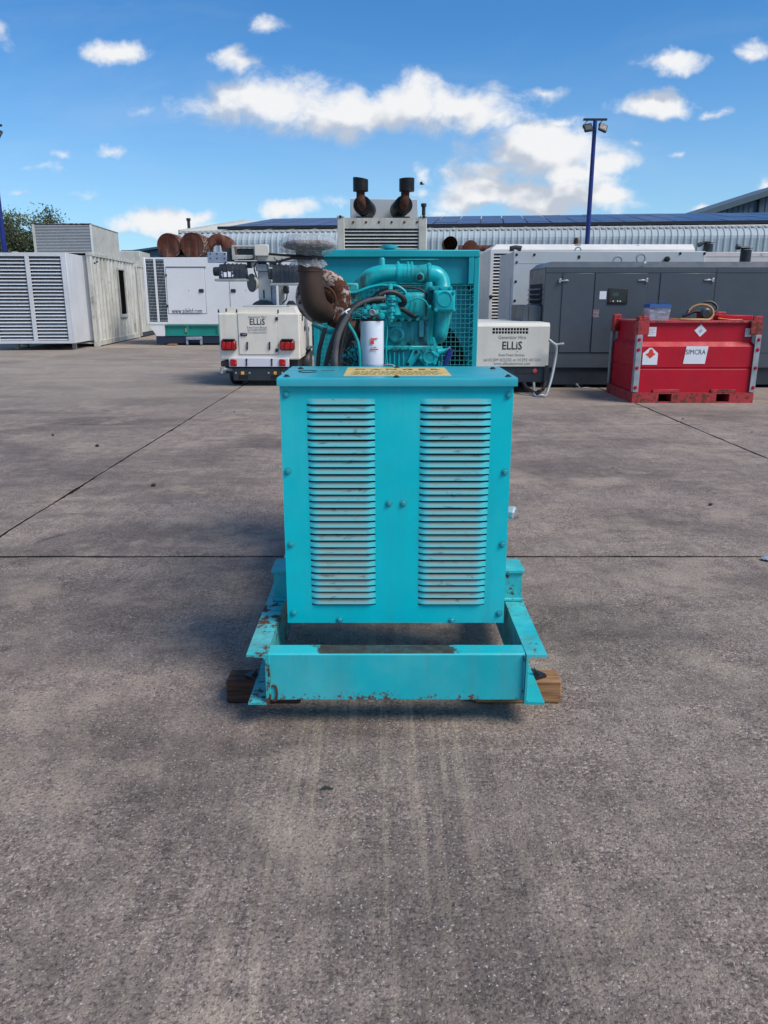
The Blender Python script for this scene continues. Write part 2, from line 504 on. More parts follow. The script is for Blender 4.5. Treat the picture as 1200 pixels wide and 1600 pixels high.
M['blackpl'] = paint('black_lamp_housing', (.020, .024, .030), .38, .25, 8, dirt=.3, dirtcol=(.12, .13, .13), bump=.15)
M['hose_grey'] = paint('scuffed_hose', (.085, .078, .076), .55, .3, 20, dirt=.6, dirtcol=(.17, .14, .13), bump=.2)
M['filterw'] = plain('white_filter_enamel', (.72, .75, .82), .25, 0, .02)
M['redprint'] = plain('red_print', (.70, .045, .02), .5, 0, .05)
M['greyprint'] = plain('grey_print', (.26, .26, .26), .6, 0, .05)
M['blackprint'] = plain('black_print', (.015, .015, .018), .5, 0, .05)
M['label'] = paint('yellow_label_vinyl', (.57, .44, .16), .5, .10, 12, dirt=.5, dirtcol=(.46, .38, .20), fade=(.62, .50, .24), chip=.1, bump=.05)
M['muffler'] = paint('sooty_black', (.0075, .008, .009), .45, .3, 6, dirt=.3, dirtcol=(.03, .028, .026), bump=.2, spec=.3)
M['fadedprint'] = plain('faded_print', (.13, .095, .035), .6)
M['paper'] = plain('white_paper', (.74, .76, .80), .6, 0, .03)
M['lens'] = plain('red_lamp_lens', (.40, .006, .010), .18, 0, .25, 40)
M['lensbox'] = plain('lamp_rim', (.075, .012, .012), .4, 0, .3, 20)
M['amber'] = plain('amber_reflector', (.75, .40, .05), .3)
M['glassd'] = plain('dark_glass', (.015, .02, .022), .08)
M['bluem'] = plain('blue_lever_paint', (.008, .030, .20), .35, 0, .2)
M['navy'] = paint('navy_pole_paint', (.008, .020, .165), .4, .12, 3, dirt=.2, dirtcol=(.03, .04, .13), bump=.05)
M['greenbase'] = paint('green_base_paint', (.008, .25, .205), .4, .08, 2, dirt=.2, dirtcol=(.02, .16, .14), bump=.08)
M['navybase'] = paint('navy_base_paint', (.012, .022, .055), .45, .1, 2, dirt=.2, dirtcol=(.04, .045, .06), bump=.08)
M['brass'] = plain('brass_fitting', (.45, .30, .10), .35, .7)
M['hose_tan'] = plain('tan_hose', (.46, .27, .10), .45, 0, .15, 20)
M['orange'] = plain('orange_reel', (.60, .22, .02), .5)
M['bluelid'] = plain('blue_plastic', (.012, .07, .26), .35, 0, .08)
M['bracket'] = plain('blue_grey_steel', (.30, .36, .45), .45, .3)
M['tape'] = plain('grey_duct_tape', (.42, .47, .52), .35, .2, .15, 30)
M['beige'] = plain('beige_cable', (.45, .38, .26), .5)
M['cladding'] = paint('pale_wall_cladding', (.37, .44, .47), .45, .05, .6, dirt=.35, dirtcol=(.28, .30, .24), bump=.03)
M['shed'] = paint('shed_cladding', (.20, .25, .28), .5, .05, .6, dirt=.2, dirtcol=(.15, .17, .17), bump=.03)
M['darkclad'] = paint('slate_blue_cladding', (.085, .125, .155), .5, .05, .6, dirt=.2, dirtcol=(.07, .09, .10), bump=.03)
M['roofsheet'] = paint('pale_roof_sheet', (.50, .50, .46), .5, .06, .6, dirt=.4, dirtcol=(.30, .30, .24), bump=.03)
M['gutter'] = plain('dark_gutter', (.018, .022, .030), .5)
# ------------------------------------------------------------------ special materials
def mk_concrete():
    m, q, pb, out, pos = mat('weathered_concrete')
    oi = q.n('ShaderNodeObjectInfo').outputs['Random']
    px, py, pz = q.xyz(pos)
    dn = q.n('ShaderNodeTexNoise'); dn.inputs['Scale'].default_value = 55; dn.inputs['Detail'].default_value = 3
    q.link(pos, dn.inputs['Vector'])
    dv = q.vmath('ADD', pos, q.vmath('MULTIPLY', q.vmath('SUBTRACT', dn.outputs['Color'], (.5, .5, .5)), (.016, .016, .016)))
    v1 = q.n('ShaderNodeTexVoronoi'); v1.inputs['Scale'].default_value = 112
    q.link(dv, v1.inputs['Vector'])
    v2 = q.n('ShaderNodeTexVoronoi'); v2.inputs['Scale'].default_value = 260
    q.link(dv, v2.inputs['Vector'])
    rp = q.n('ShaderNodeValToRGB'); q.link(q.xyz(v1.outputs['Color'])[0], rp.inputs[0])
    cr = rp.color_ramp
    cr.elements[0].position = 0.0; cr.elements[0].color = (.070, .059, .057, 1)
    cr.elements[1].position = 1.0; cr.elements[1].color = (.42, .375, .355, 1)
    for p_, c_ in ((.20, (.125, .108, .104)), (.5, (.195, .170, .163)), (.72, (.235, .196, .186)), (.90, (.29, .255, .243))):
        e_ = cr.elements.new(p_); e_.color = (*c_, 1)
    agg = rp.outputs[0]
    fine = q.lin(q.xyz(v2.outputs['Color'])[1], 0, 1, .60, 1.32)
    c = q.mix(1.0, agg, q.comb(fine, fine, fine), 'MULTIPLY')
    c = q.mix(q.math('MULTIPLY', q.sstep(q.noise(pos, 2.6, 5, .6), .35, .66), .55), c, (.208, .186, .174))
    # cement paste that still covers the aggregate in places (paler, smoother)
    pst = q.sstep(q.math('ADD', q.math('MULTIPLY', q.noise(pos, 2.1, 6, .66), .55), q.math('MULTIPLY', q.noise(pos, 26, 5, .7), .5)), .50, .66)
    c = q.mix(q.math('MULTIPLY', pst, .55), c, (.270, .244, .222))
    # broom and tyre drag marks along the yard, palest in the drive lane
    drag = q.noise(q.vmath('MULTIPLY', pos, (21, .7, 1)), 1.0, 7, .66, .25)
    lane = q.math('MULTIPLY', q.sstep(q.math('ABSOLUTE', q.math('ADD', px, .02)), .10, .85, 1, 0),
                  q.sstep(q.noise(q.vmath('MULTIPLY', pos, (2.2, .5, 1)), 1.0, 3), .36, .62))
    dk = q.math('MULTIPLY', q.sstep(drag, .44, .64), q.math('ADD', .16, q.math('MULTIPLY', lane, .80)))
    c = q.mix(dk, c, (.375, .335, .285))
    # broad stains: oil-dark, damp and pink-buff patches
    b1 = q.sstep(q.noise(q.vmath('MULTIPLY', pos, (.7, 1.3, 1)), .62, 6, .6, .4), .40, .66)
    c = q.mix(q.math('MULTIPLY', b1, .70), c, (.074, .064, .065))
    b2 = q.sstep(q.noise(q.vmath('ADD', pos, (7, 3, 0)), .9, 5, .6, .3), .50, .72)
    c = q.mix(q.math('MULTIPLY', b2, .30), c, (.285, .245, .235))
    b3 = q.sstep(q.noise(q.vmath('MULTIPLY', q.vmath('ADD', pos, (2, 9, 0)), (.45, 2.0, 1)), 1.1, 7, .66, .5), .56, .70)
    c = q.mix(q.math('MULTIPLY', b3, .40), c, (.058, .051, .052))
    mm = q.lin(q.noise(pos, 7.5, 6, .68), .3, .7, .74, 1.24)
    c = q.mix(1.0, c, q.comb(mm, mm, mm), 'MULTIPLY')
    b4 = q.sstep(q.noise(q.vmath('ADD', pos, (4, 1, 0)), 1.25, 9, .72, .3), .51, .64)
    c = q.mix(q.math('MULTIPLY', b4, .50), c, (.335, .300, .258))
    # small oil spots
    sp = q.sstep(q.noise(pos, 2.6, 6, .62, .6), .63, .72)
    c = q.mix(q.math('MULTIPLY', sp, .75), c, (.045, .041, .043))
    # greyer and dustier towards the far yard, tyre-polished
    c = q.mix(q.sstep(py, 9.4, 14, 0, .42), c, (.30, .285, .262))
    tr = q.sstep(q.noise(q.vmath('MULTIPLY', pos, (.16, 1.7, 1)), 1.0, 6, .62, 1.2), .54, .68)
    c = q.mix(q.math('MULTIPLY', tr, q.sstep(py, 4, 9, .06, .40)), c, (.105, .097, .095))
    t = q.lin(oi, 0, 1, .91, 1.09)
    c = q.mix(1.0, c, q.comb(q.math('MULTIPLY', t, 1.27), q.math('MULTIPLY', t, 1.165), q.math('MULTIPLY', t, 1.05)), 'MULTIPLY')
    # pits
    pit = q.sstep(v2.outputs['Distance'], .22, .52)
    pk = q.math('MULTIPLY', q.sstep(q.noise(pos, 84, 6, .7), .54, .66), .60)
    c = q.mix(pk, c, (.040, .034, .033))
    gl = q.math('GREATER_THAN', q.xyz(v2.outputs['Color'])[2], .982)  # sparse pale specks painted in as glints
    c = q.mix(q.math('MULTIPLY', gl, .7), c, (.52, .49, .46))
    q.put(pb.inputs['Base Color'], c)
    q.put(pb.inputs['Roughness'], q.lin(q.noise(pos, 9, 4), .3, .7, .72, .92))
    pb.inputs['Specular IOR Level'].default_value = .35
    h = q.math('SUBTRACT', q.math('MULTIPLY', v1.outputs['Distance'], -.75), q.math('MULTIPLY', pk, .9))
    h = q.math('ADD', h, q.math('MULTIPLY', v2.outputs['Distance'], -.35))
    n1 = q.bump(h, .85, .0048)
    q.link(q.bump(q.noise(pos, 5, 6, .65), .35, .02, n1), pb.inputs['Normal'])
    return m
M['concrete'] = mk_concrete()
M['joint'] = plain('joint_dirt', (.005, .0045, .004), .95)

def mk_wood(name, a, b):
    m, q, pb, out, pos = mat(name)
    g = q.noise(q.vmath('MULTIPLY', pos, (2, 30, 30)), 2.2, 6, .65, .8)
    c = q.mix(q.sstep(g, .35, .66), a, b)
    e = q.sstep(q.noise(q.vmath('MULTIPLY', pos, (3, 14, 14)), 3, 6, .7), .52, .75)
    c = q.mix(q.math('MULTIPLY', e, .7), c, tuple(x * .35 for x in a))
    q.put(pb.inputs['Base Color'], c)
    pb.inputs['Roughness'].default_value = .8
    q.link(q.bump(g, .5, .004), pb.inputs['Normal'])
    return m
M['wood_dark'] = mk_wood('dark_timber', (.030, .014, .009), (.10, .045, .024))  # darker brown than the other timber
M['wood_pale'] = mk_wood('sawn_pale_timber', (.20, .095, .038), (.36, .20, .09))

def mk_clear(name, alpha, col, rough, sc_=34):
    m, q, pb, out, pos = mat(name)
    tr = q.n('ShaderNodeBsdfTransparent')
    mx = q.n('ShaderNodeMixShader')
    n1 = q.noise(pos, sc_, 6, .7)
    lw = q.n('ShaderNodeLayerWeight'); lw.inputs[0].default_value = .45
    st_ = q.sstep(q.noise(q.vmath('MULTIPLY', pos, (.41 * sc_, .41 * sc_, 1.76 * sc_)), 1.0, 5, .6, 1.5), .54, .66)  # whiter streaks paint highlights along the wrinkles
    fac = q.math('ADD', q.math('ADD', q.lin(n1, .35, .68, alpha * .3, alpha), q.math('MULTIPLY', st_, alpha * .9)), q.math('MULTIPLY', lw.outputs['Facing'], .30), clamp=True)
    pb.inputs['Base Color'].default_value = (*col, 1)
    pb.inputs['Roughness'].default_value = rough
    q.link(q.bump(n1, .7, .012), pb.inputs['Normal'])
    q.link(fac, mx.inputs[0]); q.link(tr.outputs[0], mx.inputs[1]); q.link(pb.outputs[0], mx.inputs[2])
    q.link(mx.outputs[0], out.inputs[0])
    return m
M['wrap'] = mk_clear('clear_stretch_film', .30, (.62, .66, .70), .10)
M['tub'] = mk_clear('clear_plastic_tub', .70, (.55, .62, .70), .25, 7)

def mk_solar():
    m, q, pb, out, pos = mat('solar_glass')
    c = q.mix(q.noise(pos, .5, 3), (.018, .030, .095), (.030, .046, .13))
    q.put(pb.inputs['Base Color'], c)
    pb.inputs['Roughness'].default_value = .30
    pb.inputs['Specular IOR Level'].default_value = .5
    return m
M['solar'] = mk_solar()
M['solarframe'] = plain('panel_frame', (.02, .022, .035), .4, .3)
M['lampglass'] = plain('floodlight_glass', (.10, .10, .09), .15)

def mk_leaf():
    m, q, pb, out, pos = mat('leaf')
    oi = q.noise(pos, 2.2, 4, .7)
    c = q.mix(q.sstep(oi, .35, .68), (.022, .042, .012), (.085, .105, .035))
    q.put(pb.inputs['Base Color'], c)
    pb.inputs['Roughness'].default_value = .55
    return m
M['leaf'] = mk_leaf()
M['bark'] = plain('grey_bark', (.16, .14, .11), .9)

# ------------------------------------------------------------------ the ground: concrete bays with dirt-filled joints
JX0, JDX, JY0, JDY = -2.60, 6.45, -0.67, 5.268
gm = MB()
gm.quad((-900, -300, -.05), (900, -300, -.05), (900, 1600, -.05), (-900, 1600, -.05))
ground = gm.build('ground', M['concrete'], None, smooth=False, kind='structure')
jm = MB()
jm.quad((-60, -20, -.022), (60, -20, -.022), (60, 80, -.022), (-60, 80, -.022))
jm.build('joint_filler', M['joint'], ground, smooth=False)

def bay(x0, x1, y0, y1, g, gy, detail):
    """one cast bay: arrises that wander and have crumbled in places"""
    out = []
    cs = [(x0 + g, y0 + gy), (x1 - g, y0 + gy), (x1 - g, y1 - gy), (x0 + g, y1 - gy)]
    ns = [(0, 1), (-1, 0), (0, -1), (1, 0)]
    for e in range(4):
        a, b = Vector(cs[e]), Vector(cs[(e + 1) % 4])
        n = Vector(ns[e])
        L = (b - a).length
        kk = max(2, int(L / detail))
        for i in range(kk):
            p = a + (b - a) * (i / kk)
            s3 = Vector((p.x * 2.3, p.y * 2.3, e * 7.1))
            d = .008 * noise.noise(s3) + .006 * noise.noise(s3 * 5)
            ch = noise.noise(Vector((p.x * 1.7 + 31, p.y * 1.7, e * 3.3)))
            long = 1.0 if e in (1, 3) else .35
            if ch > .18:
                d += long * (ch - .18) * .13 * abs(noise.noise(s3 * 9))
            if 0 < i:
                p = p + n * (d + .001)
            out.append((p.x, p.y))
    return out
for iy in range(-1, 9):
    for ix in range(-4, 5):
        x0, x1 = JX0 + ix * JDX, JX0 + (ix + 1) * JDX
        y0, y1 = JY0 + iy * JDY, JY0 + (iy + 1) * JDY
        if y0 < 2 and not -2 <= ix <= 1:
            continue
        near = iy <= 2 and -1 <= ix <= 1
        pl = bay(x0, x1, y0, y1, .0105, .0155 if iy < 2 else .013, .05 if near else .9)
        mb = MB()
        n = len(pl)
        cx_, cy_ = (x0 + x1) / 2, (y0 + y1) / 2
        ins = []
        for (x, y) in pl:
            d = Vector((cx_ - x, cy_ - y))
            sx = .003 if abs(x - cx_) > JDX / 2 - .1 else 0
            sy = .003 if abs(y - cy_) > JDY / 2 - .1 else 0
            ins.append((x + math.copysign(sx, d.x), y + math.copysign(sy, d.y)))
        vs = [(x, y, 0) for x, y in ins] + [(x, y, -.005) for x, y in pl] + [(x, y, -.03) for x, y in pl]
        fs = [tuple(range(n))]
        for i in range(n):
            j = (i + 1) % n
            fs += [(i, n + i, n + j, j), (n + i, 2 * n + i, 2 * n + j, n + j)]
        mb.add(vs, fs)
        so_ = mb.build('concrete_slab', M['concrete'], ground, smooth=False)
        so_.data.materials.append(M['joint'])               # joint faces are packed with dirt
        so_.data.polygons.foreach_set('material_index', [1 if i > 0 and i % 2 == 0 else 0 for i in range(len(so_.data.polygons))])

# loose bits on the concrete
def lump(name, x, y, r, m, label, cat, group=None, flat=.5):
    bm = bmesh.new()
    bmesh.ops.create_icosphere(bm, subdivisions=2, radius=1)
    for v in bm.verts:
        f = 1 + .35 * noise.noise(v.co * 1.3 + Vector((x * 9, y * 7, 1)))
        v.co = Vector((x + v.co.x * r * f, y + v.co.y * r * f * .8, r * flat * .72 + v.co.z * r * f * flat))
    zmin = min(v.co.z for v in bm.verts)
    for v in bm.verts:
        v.co.z -= zmin - .0005
    return MB().bm(bm).build(name, m, None, label=label, cat=cat, group=group, org=(x, y, 0))
M['stone'] = plain('dark_stone', (.035, .032, .032), .85)
for i, (px, py) in enumerate(((366, 644), (83, 681), (152, 698), (1067, 655), (1110, 790), (240, 760))):
    a, b, c = (px - 600) / FPX, CP - (py - 800) / FPX * SP, -SP - (py - 800) / FPX * CP
    t = -EYE / c
    lb_ = ('dark pebble lying just in front of the cream lighting tower', 'dark pebble near the left edge, beyond the far joint', 'dark pebble beside the long joint on the left',
           'dark pebble on the joint in front of the red tank', 'largest dark stone, in the right half in front of the red tank', 'dark pebble left of the teal generator lid')[i]
    lump('stone', a * t, b * t, .012 + .005 * (i % 3), M['stone'], lb_, 'stone', 'loose stones on the concrete', .6)
# squashed bit of foil by the joint at the right edge
bm = bmesh.new()
bmesh.ops.create_grid(bm, x_segments=14, y_segments=8, size=1)
for v in bm.verts:
    x, y = v.co.x, v.co.y
    w = (1 - .55 * x * x) * (1 + .3 * noise.noise(Vector((x * 3, y * 3, 0))))
    v.co = Vector((2.40 + x * .085, 4.50 + y * .042 * w - .02 * x, .012 + .016 * abs(noise.noise(Vector((x * 4, y * 5, 2))))))
bmesh.ops.solidify(bm, geom=bm.faces[:], thickness=.003)
M['foil'] = plain('crumpled_foil', (.45, .50, .55), .3, .5, .3, 50)
MB().bm(bm).build('wrapper', M['foil'], None, label='crumpled silvery wrapper lying beside the joint at the right edge', cat='litter', org=(2.4, 4.5, 0))
tw = MB()
tw.tube([(-.205, 2.205, .007), (-.19, 2.212, .010), (-.165, 2.208, .006)], [.0035, .005, .002], 6, sub=3)
tw.build('twig', M['stone'], None, label='short dark twig on the concrete in front of the skid', cat='twig', org=(-.19, 2.21, 0))
# ------------------------------------------------------------------ the teal open generator on its skid
CX = .046
gen = thing('generator', 'teal open skid generator with louvred end cover and rusty exhaust, mid-yard', 'generator', (CX, 2.6, 0))
WX = .472                                    # web of the side channels
SK0, SK1 = 2.585, 4.95
for s in (-1, 1):
    def X(d):
        return CX + s * d
    mb = MB()                                # C section, toes outward, rolled corners
    z0, z1 = .100, .300
    prof = [(X(WX), z0), (X(WX + .076), z0), (X(WX + .076), z0 + .008), (X(WX + .016), z0 + .011), (X(WX + .008), z0 + .019),
            (X(WX + .008), z1 - .019), (X(WX + .016), z1 - .011), (X(WX + .076), z1 - .008), (X(WX + .076), z1), (X(WX), z1)]
    n = len(prof)
    vs = [];  fs = []
    ny = 30
    for i in range(ny + 1):
        y = SK0 + (SK1 - SK0) * i / ny
        for j, (x, z) in enumerate(prof):
            w = .0012 * noise.noise(Vector((x * 30, y * 6, z * 30)))
            vs.append((x + w, y, z + w))
    fs = [tuple(range(n)), tuple(ny * n + j for j in range(n - 1, -1, -1))]
    for i in range(ny):
        for j in range(n):
            fs.append((i * n + j, i * n + (j + 1) % n, (i + 1) * n + (j + 1) % n, (i + 1) * n + j))
    mb.add(vs, fs)
    beam = mb.build('side_beam', M['teal_worn'] if s < 0 else M['teal_rail'], gen, ang=20)
    wd = MB()                                # fillet weld at the corner with the cross beam
    wd.tube([(X(WX - .003), 2.598 , .115 + .02 * i) for i in range(10)], [.0045 + .0015 * (i % 2) for i in range(10)], 6)
    wd.build('weld', M['teal_worn'], gen)
cb = MB()                                    # front cross beam: channel, flat face to the front
yf = 2.602
prof = [(yf, .112), (yf, .292), (yf + .006, .298), (yf + .074, .298), (yf + .074, .288), (yf + .012, .284), (yf + .012, .124), (yf + .074, .120), (yf + .074, .108), (yf + .006, .108)]
cb.prism(prof, 'x', CX - WX + .001, CX + WX - .001)
cbo = cb.build('cross_beam', M['teal_cross'], gen, ang=20)
rw = MB()
rw.tube([(CX - WX + .012, yf - .003, .17), (CX - WX + .026, yf - .004, .168), (CX - WX + .030, yf - .004, .14), (CX - WX + .026, yf - .004, .112), (CX - WX + .012, yf - .004, .113)], .004, 6, sub=3)
rw.build('weld', M['rust'], cbo)
rb = MB()                                    # rear cross beam
rb.box(CX - WX + .001, CX + WX - .001, SK1 - .09, SK1 - .01, .11, .296, .004)
rb.build('cross_beam', M['teal_worn'], gen)
for yy in (3.10, 4.15):                      # H-section carriers across the skid
    for piece, z0, z1, w in (('top_plate', .428, .444, .075), ('web', .314, .428, .008), ('bottom_plate', .302, .314, .075)):
        mb = MB().box(CX - .522, CX + .548, yy, yy + 2 * w if piece != 'web' else yy, z0, z1, .002) if piece != 'web' else \
            MB().box(CX - .515, CX + .541, yy + .012, yy + .026, z0, z1)
        mb.build('carrier_' + piece, M['teal_worn'], gen)
for s, m in ((-1, 'wood_dark'), (1, 'wood_pale')):
    x0, x1 = (-.622, -.33) if s < 0 else (.36, .700)
    mb = MB().box(x0, x1, 2.77, 2.872, .001, .099, .006)
    bl = mb.build('timber_block', M[m], None, label='dark timber block under the left side of the teal skid' if s < 0 else
             'pale sawn timber block under the right side of the teal skid', cat='timber block', org=((x0 + x1) / 2, 2.82, 0), group='timber blocks under the skid')
    ln = MB()                                # flat lashing lug beside the lower flange, over the block
    xo = CX + s * (WX + .0765)
    ln.prism([(xo, 2.772), (xo + s * .050, 2.800), (xo + s * .046, 2.818), (xo, 2.862)], 'z', .1005, .110)
    ln.prism([(xo, .1105), (xo + s * .022, .1105), (xo, .140)], 'y', 2.800, 2.810)
    ln.build('lashing_lug', M['blackm'], gen, smooth=False)

# alternator cover ---------------------------------------------------------
BX0, BX1 = CX - .4265, CX + .4265
BY0, BY1 = 2.85, 3.33
BZ0, BZ1 = .312, 1.246
LX = ((-.283, -.033), (.133, .393))
LZ0, LZ1, NL = .388, 1.196, 31
t = .003
fp = MB()
xs = [BX0, LX[0][0], LX[0][1], LX[1][0], LX[1][1], BX1]
fp.box(xs[0], xs[1], BY0, BY0 + t, BZ0, BZ1).box(xs[2], xs[3], BY0, BY0 + t, BZ0, BZ1).box(xs[4], xs[5], BY0, BY0 + t, BZ0, BZ1)
for a, b in LX:
    fp.box(a, b, BY0, BY0 + t, BZ0, LZ0).box(a, b, BY0, BY0 + t, LZ1, BZ1)
fp.box(BX0 + .001, BX1 - .001, BY0 + t, BY0 + .02, BZ0, BZ0 + .002).box(BX0, BX0 + .002, BY0 + t, BY0 + .02, BZ0, BZ1).box(BX1 - .002, BX1, BY0 + t, BY0 + .02, BZ0, BZ1)
front = fp.build('front_panel', M['teal'], gen, smooth=False)
# one pressed louvre: flush at the top, bellied out to a lip, ends drawn in
pitch = (LZ1 - LZ0) / NL
M['louvre'] = None
def mk_louvre():
    m, q, pb, out, pos = mat('dusty_teal_louvre')
    oc = q.n('ShaderNodeTexCoord').outputs['Object']
    ox, oy, oz = q.xyz(oc)
    px, py, pz = q.xyz(pos)
    dust = q.sstep(oz, -.020, -.002)                       # dust settles in under the lip above
    wn = q.noise(q.vmath('MULTIPLY', pos, (9, 9, 30)), 1, 6, .65)
    ends = q.sstep(q.math('ABSOLUTE', ox), .075, .120, 1, .15)
    low = q.lin(pz, .4, 1.2, 1.15, .66)
    f = q.math('MULTIPLY', q.math('MULTIPLY', q.math('ADD', .26, q.math('MULTIPLY', dust, .62)), ends), q.math('MULTIPLY', low, q.lin(wn, .3, .7, .75, 1.15)), clamp=True)
    c = q.mix(f, (.010, .50, .56), (.33, .285, .225))
    blk = q.sstep(q.noise(q.vmath('MULTIPLY', pos, (12, 12, 45)), 1, 7, .7, .5), .56, .68)
    c = q.mix(q.math('MULTIPLY', q.math('MULTIPLY', blk, ends), .75), c, (.06, .048, .038))
    q.put(pb.inputs['Base Color'], c)
    pb.inputs['Roughness'].default_value = .5
    return m
M['louvre'] = mk_louvre()
def louvre_mesh(w):
    nx, nz = 26, 5
    hh = pitch * .735
    vs, fs = [], []
    for j in range(nz + 2):
        for i in range(nx + 1):
            u = i / nx
            x = (u - .5) * w
            e = min(u, 1 - u) * w / .030
            e = 1 - (1 - min(1, e)) ** 2.2
            if j <= nz:
                tt = j / nz
                y = -.0095 * e * (tt ** .8)
                z = -hh * tt
            else:
                y = -.0095 * e + .003 * e
                z = -hh + .0015
            vs.append((x, y, z))
    for j in range(nz + 1):
        for i in range(nx):
            a = j * (nx + 1) + i
            fs.append((a, a + 1, a + nx + 2, a + nx + 1))
    return MB().add(vs, fs)
for a, b in LX:
    first = None
    for i in range(NL):
        z = LZ1 - i * pitch
        base = Vector(((a + b) / 2, BY0, z))
        if first is None:
            mb = louvre_mesh(b - a)
            first = mb.build('louvre', M['louvre'], None)
            first.parent = front; first.location = base - ORG[gen.name]; ORG[first.name] = ORG[gen.name]
        else:
            again(first, base - ORG[gen.name] + Vector((0, .0015 * rnd.uniform(-1, 1) * .5, .0006 * rnd.uniform(-1, 1))), front)
bk = MB()                                    # case sides, bottom and dark inside
bk.box(BX0 + .003, BX0 + .006, BY0 + .02, BY1, BZ0, BZ1).box(BX1 - .006, BX1 - .003, BY0 + .02, BY1, BZ0, BZ1)
bk.box(BX0 + .006, BX1 - .006, BY1 - .003, BY1, BZ0, BZ1).box(BX0 + .006, BX1 - .006, BY0 + .02, BY1 - .003, BZ0 + .003, BZ0 + .006)
bk.build('case', M['teal'], gen, smooth=False)
inn = MB().box(BX0 + .05, BX1 - .05, BY0 + .06, BY0 + .064, BZ0 + .02, BZ1 - .02)  # black sheet added to paint the unlit cavity behind the louvres
inn.build('cavity_shade', M['dark'], gen, smooth=False)
ld = MB()                                    # lid folded down over the front
lx0, lx1 = CX - .4335, CX + .4375
prof = [(2.830, 1.243), (2.830, 1.262), (2.833, 1.269), (2.840, 1.2725), (3.335, 1.2725), (3.345, 1.268), (3.345, 1.243), (3.342, 1.243), (3.342, 1.267), (2.840, 1.2695), (2.834, 1.262), (2.834, 1.243)]
ld.prism(prof, 'x', lx0, lx1)
ld.box(lx0, lx0 + .002, 2.834, 3.342, 1.243, 1.2694).box(lx1 - .002, lx1, 2.834, 3.342, 1.243, 1.2694)
lid = ld.build('lid', M['teal_lid_sky'], gen, ang=25)
def boltmb(p, ax, r=.0085, h=.007):
    mb = MB()
    ax = Vector(ax)
    mb.lathe([(r * 1.55, 0), (r * 1.55, .0022)], p, ax, 14)
    mb.lathe([(r, .0022), (r, h), (r * .82, h + .0015)], p, ax, 6)
    return mb
bpts = [(441 + 6, 616), (795, 617), (450, 736), (789, 737), (455, 850), (785, 850), (459, 957), (780, 958), (531, 968), (706, 969), (608, 786), (630.5, 786)]
b0 = None
for (x, y) in bpts:
    p = at(x, y, BY0 - .001)
    if b0 is None:
        b0 = part_at(boltmb((0, 0, 0), (0, -1, 0)), 'bolt', M['bolt'], front, p)
    else:
        again(b0, p - ORG[gen.name], front, (0, rnd.uniform(0, 1), 0))
b1 = None
for (x, y) in ((448, 588), (470, 576), (620, 592), (620, 574.5), (794, 588), (770, 576)):
    t_ = (1.2735 - EYE) / (-SP - (y - 800) / FPX * CP)
    p = Vector(((x - 600) / FPX * t_, (CP - (y - 800) / FPX * SP) * t_, 1.2725))
    p.y = min(max(p.y, 2.855), 3.315)
    if b1 is None:
        b1 = part_at(boltmb((0, 0, 0), (0, 0, 1), .008, .006), 'bolt', M['bolt_dark'], lid, p)
    else:
        again(b1, p - ORG[gen.name], lid, (0, 0, rnd.uniform(0, 1)))
lb = MB().box(-.150, .250, 2.905, 3.262, 1.2728, 1.2736)
lab = lb.build('warning_label', M['label'], lid, smooth=False)
text('D A N G E R', .066, (.052, 3.165, 1.2740), M['fadedprint'], lab, rot=(0, 0, 0), sx=.95, bold=.001)
tl = MB()                                    # rows of small print, too fine to read
for r_ in range(5):
    x = -.125 + .01 * (r_ % 2)
    while x < .20:
        w = rnd.uniform(.008, .030)
        tl.box(x, x + w, 3.085 - r_ * .034, 3.098 - r_ * .034, 1.2737, 1.2740)
        x += w + .007
tl.build('small_print', M['fadedprint'], lab, smooth=False, kind='stuff')
sc_ = MB()                                   # a worn scrawl of black paint on the lid
sc_.tube([(-.265, 3.11, 1.273), (-.305, 3.13, 1.273), (-.335, 3.09, 1.273), (-.31, 3.04, 1.273), (-.265, 3.055, 1.273)], .0022, 5, sub=4)
sc_.tube([(-.25, 3.12, 1.273), (-.195, 3.125, 1.273)], .0018, 5)
sc_.build('paint_scrawl', M['blackprint'], lid)
cs = MB()                                    # taped cable stub and beige loop on the right side
cs.tube([(BX1 - .02, 3.02, .725), (BX1 + .012, 3.02, .722)], [.022, .024], 12)
cs.build('gland', M['brass'], gen)
cs = MB()
cs.tube([(BX1 + .006, 3.02, .722), (BX1 + .02, 3.02, .720), (BX1 + .045, 3.015, .718), (BX1 + .052, 3.012, .716)], [.019, .021, .028, .024], 9)
cs.build('taped_cable_end', M['tape'], gen, smooth=False)
cs = MB()
cs.tube([(BX1 - .01, 3.20, 1.235), (BX1 + .018, 3.21, 1.225), (BX1 + .026, 3.21, 1.19), (BX1 + .018, 3.21, 1.155), (BX1 - .01, 3.20, 1.14)], .008, 8, sub=4)
cs.build('cable', M['beige'], gen)

# radiator ------------------------------------------------------------------
RX0, RX1 = -.407, .540
RY = 4.60
rzt = 1.812
def px(x, y, Y=RY):
    return at(x, y, Y)
rd = thing_r = MB()
rd.box(RX0, RX1, RY - .004, RY + .26, 1.772, rzt, .005)
radt = rd.build('radiator_top', M['teal_rad'], gen)
mb = MB().box(RX1 - .030, RX1, RY, RY + .25, .445, 1.7715, .003)
mb.box(RX1 - .062, RX1 - .032, RY - .002, RY + .05, 1.628, 1.7715, .002)
mb.build('radiator_post', M['teal_rad'], gen)
mb = MB().box(RX0, RX0 + .030, RY, RY + .25, .445, 1.7715, .003)
mb.build('radiator_post', M['teal_rad'], gen)
MB().box(RX0 + .031, RX1 - .063, RY + .035, RY + .045, 1.630, 1.7712).build('header_panel', M['teal_rad'], gen)
MB().box(RX0 + .0305, RX1 - .0305, RY, RY + .25, .445, .50, .004).build('radiator_bottom', M['teal_rad'], gen)
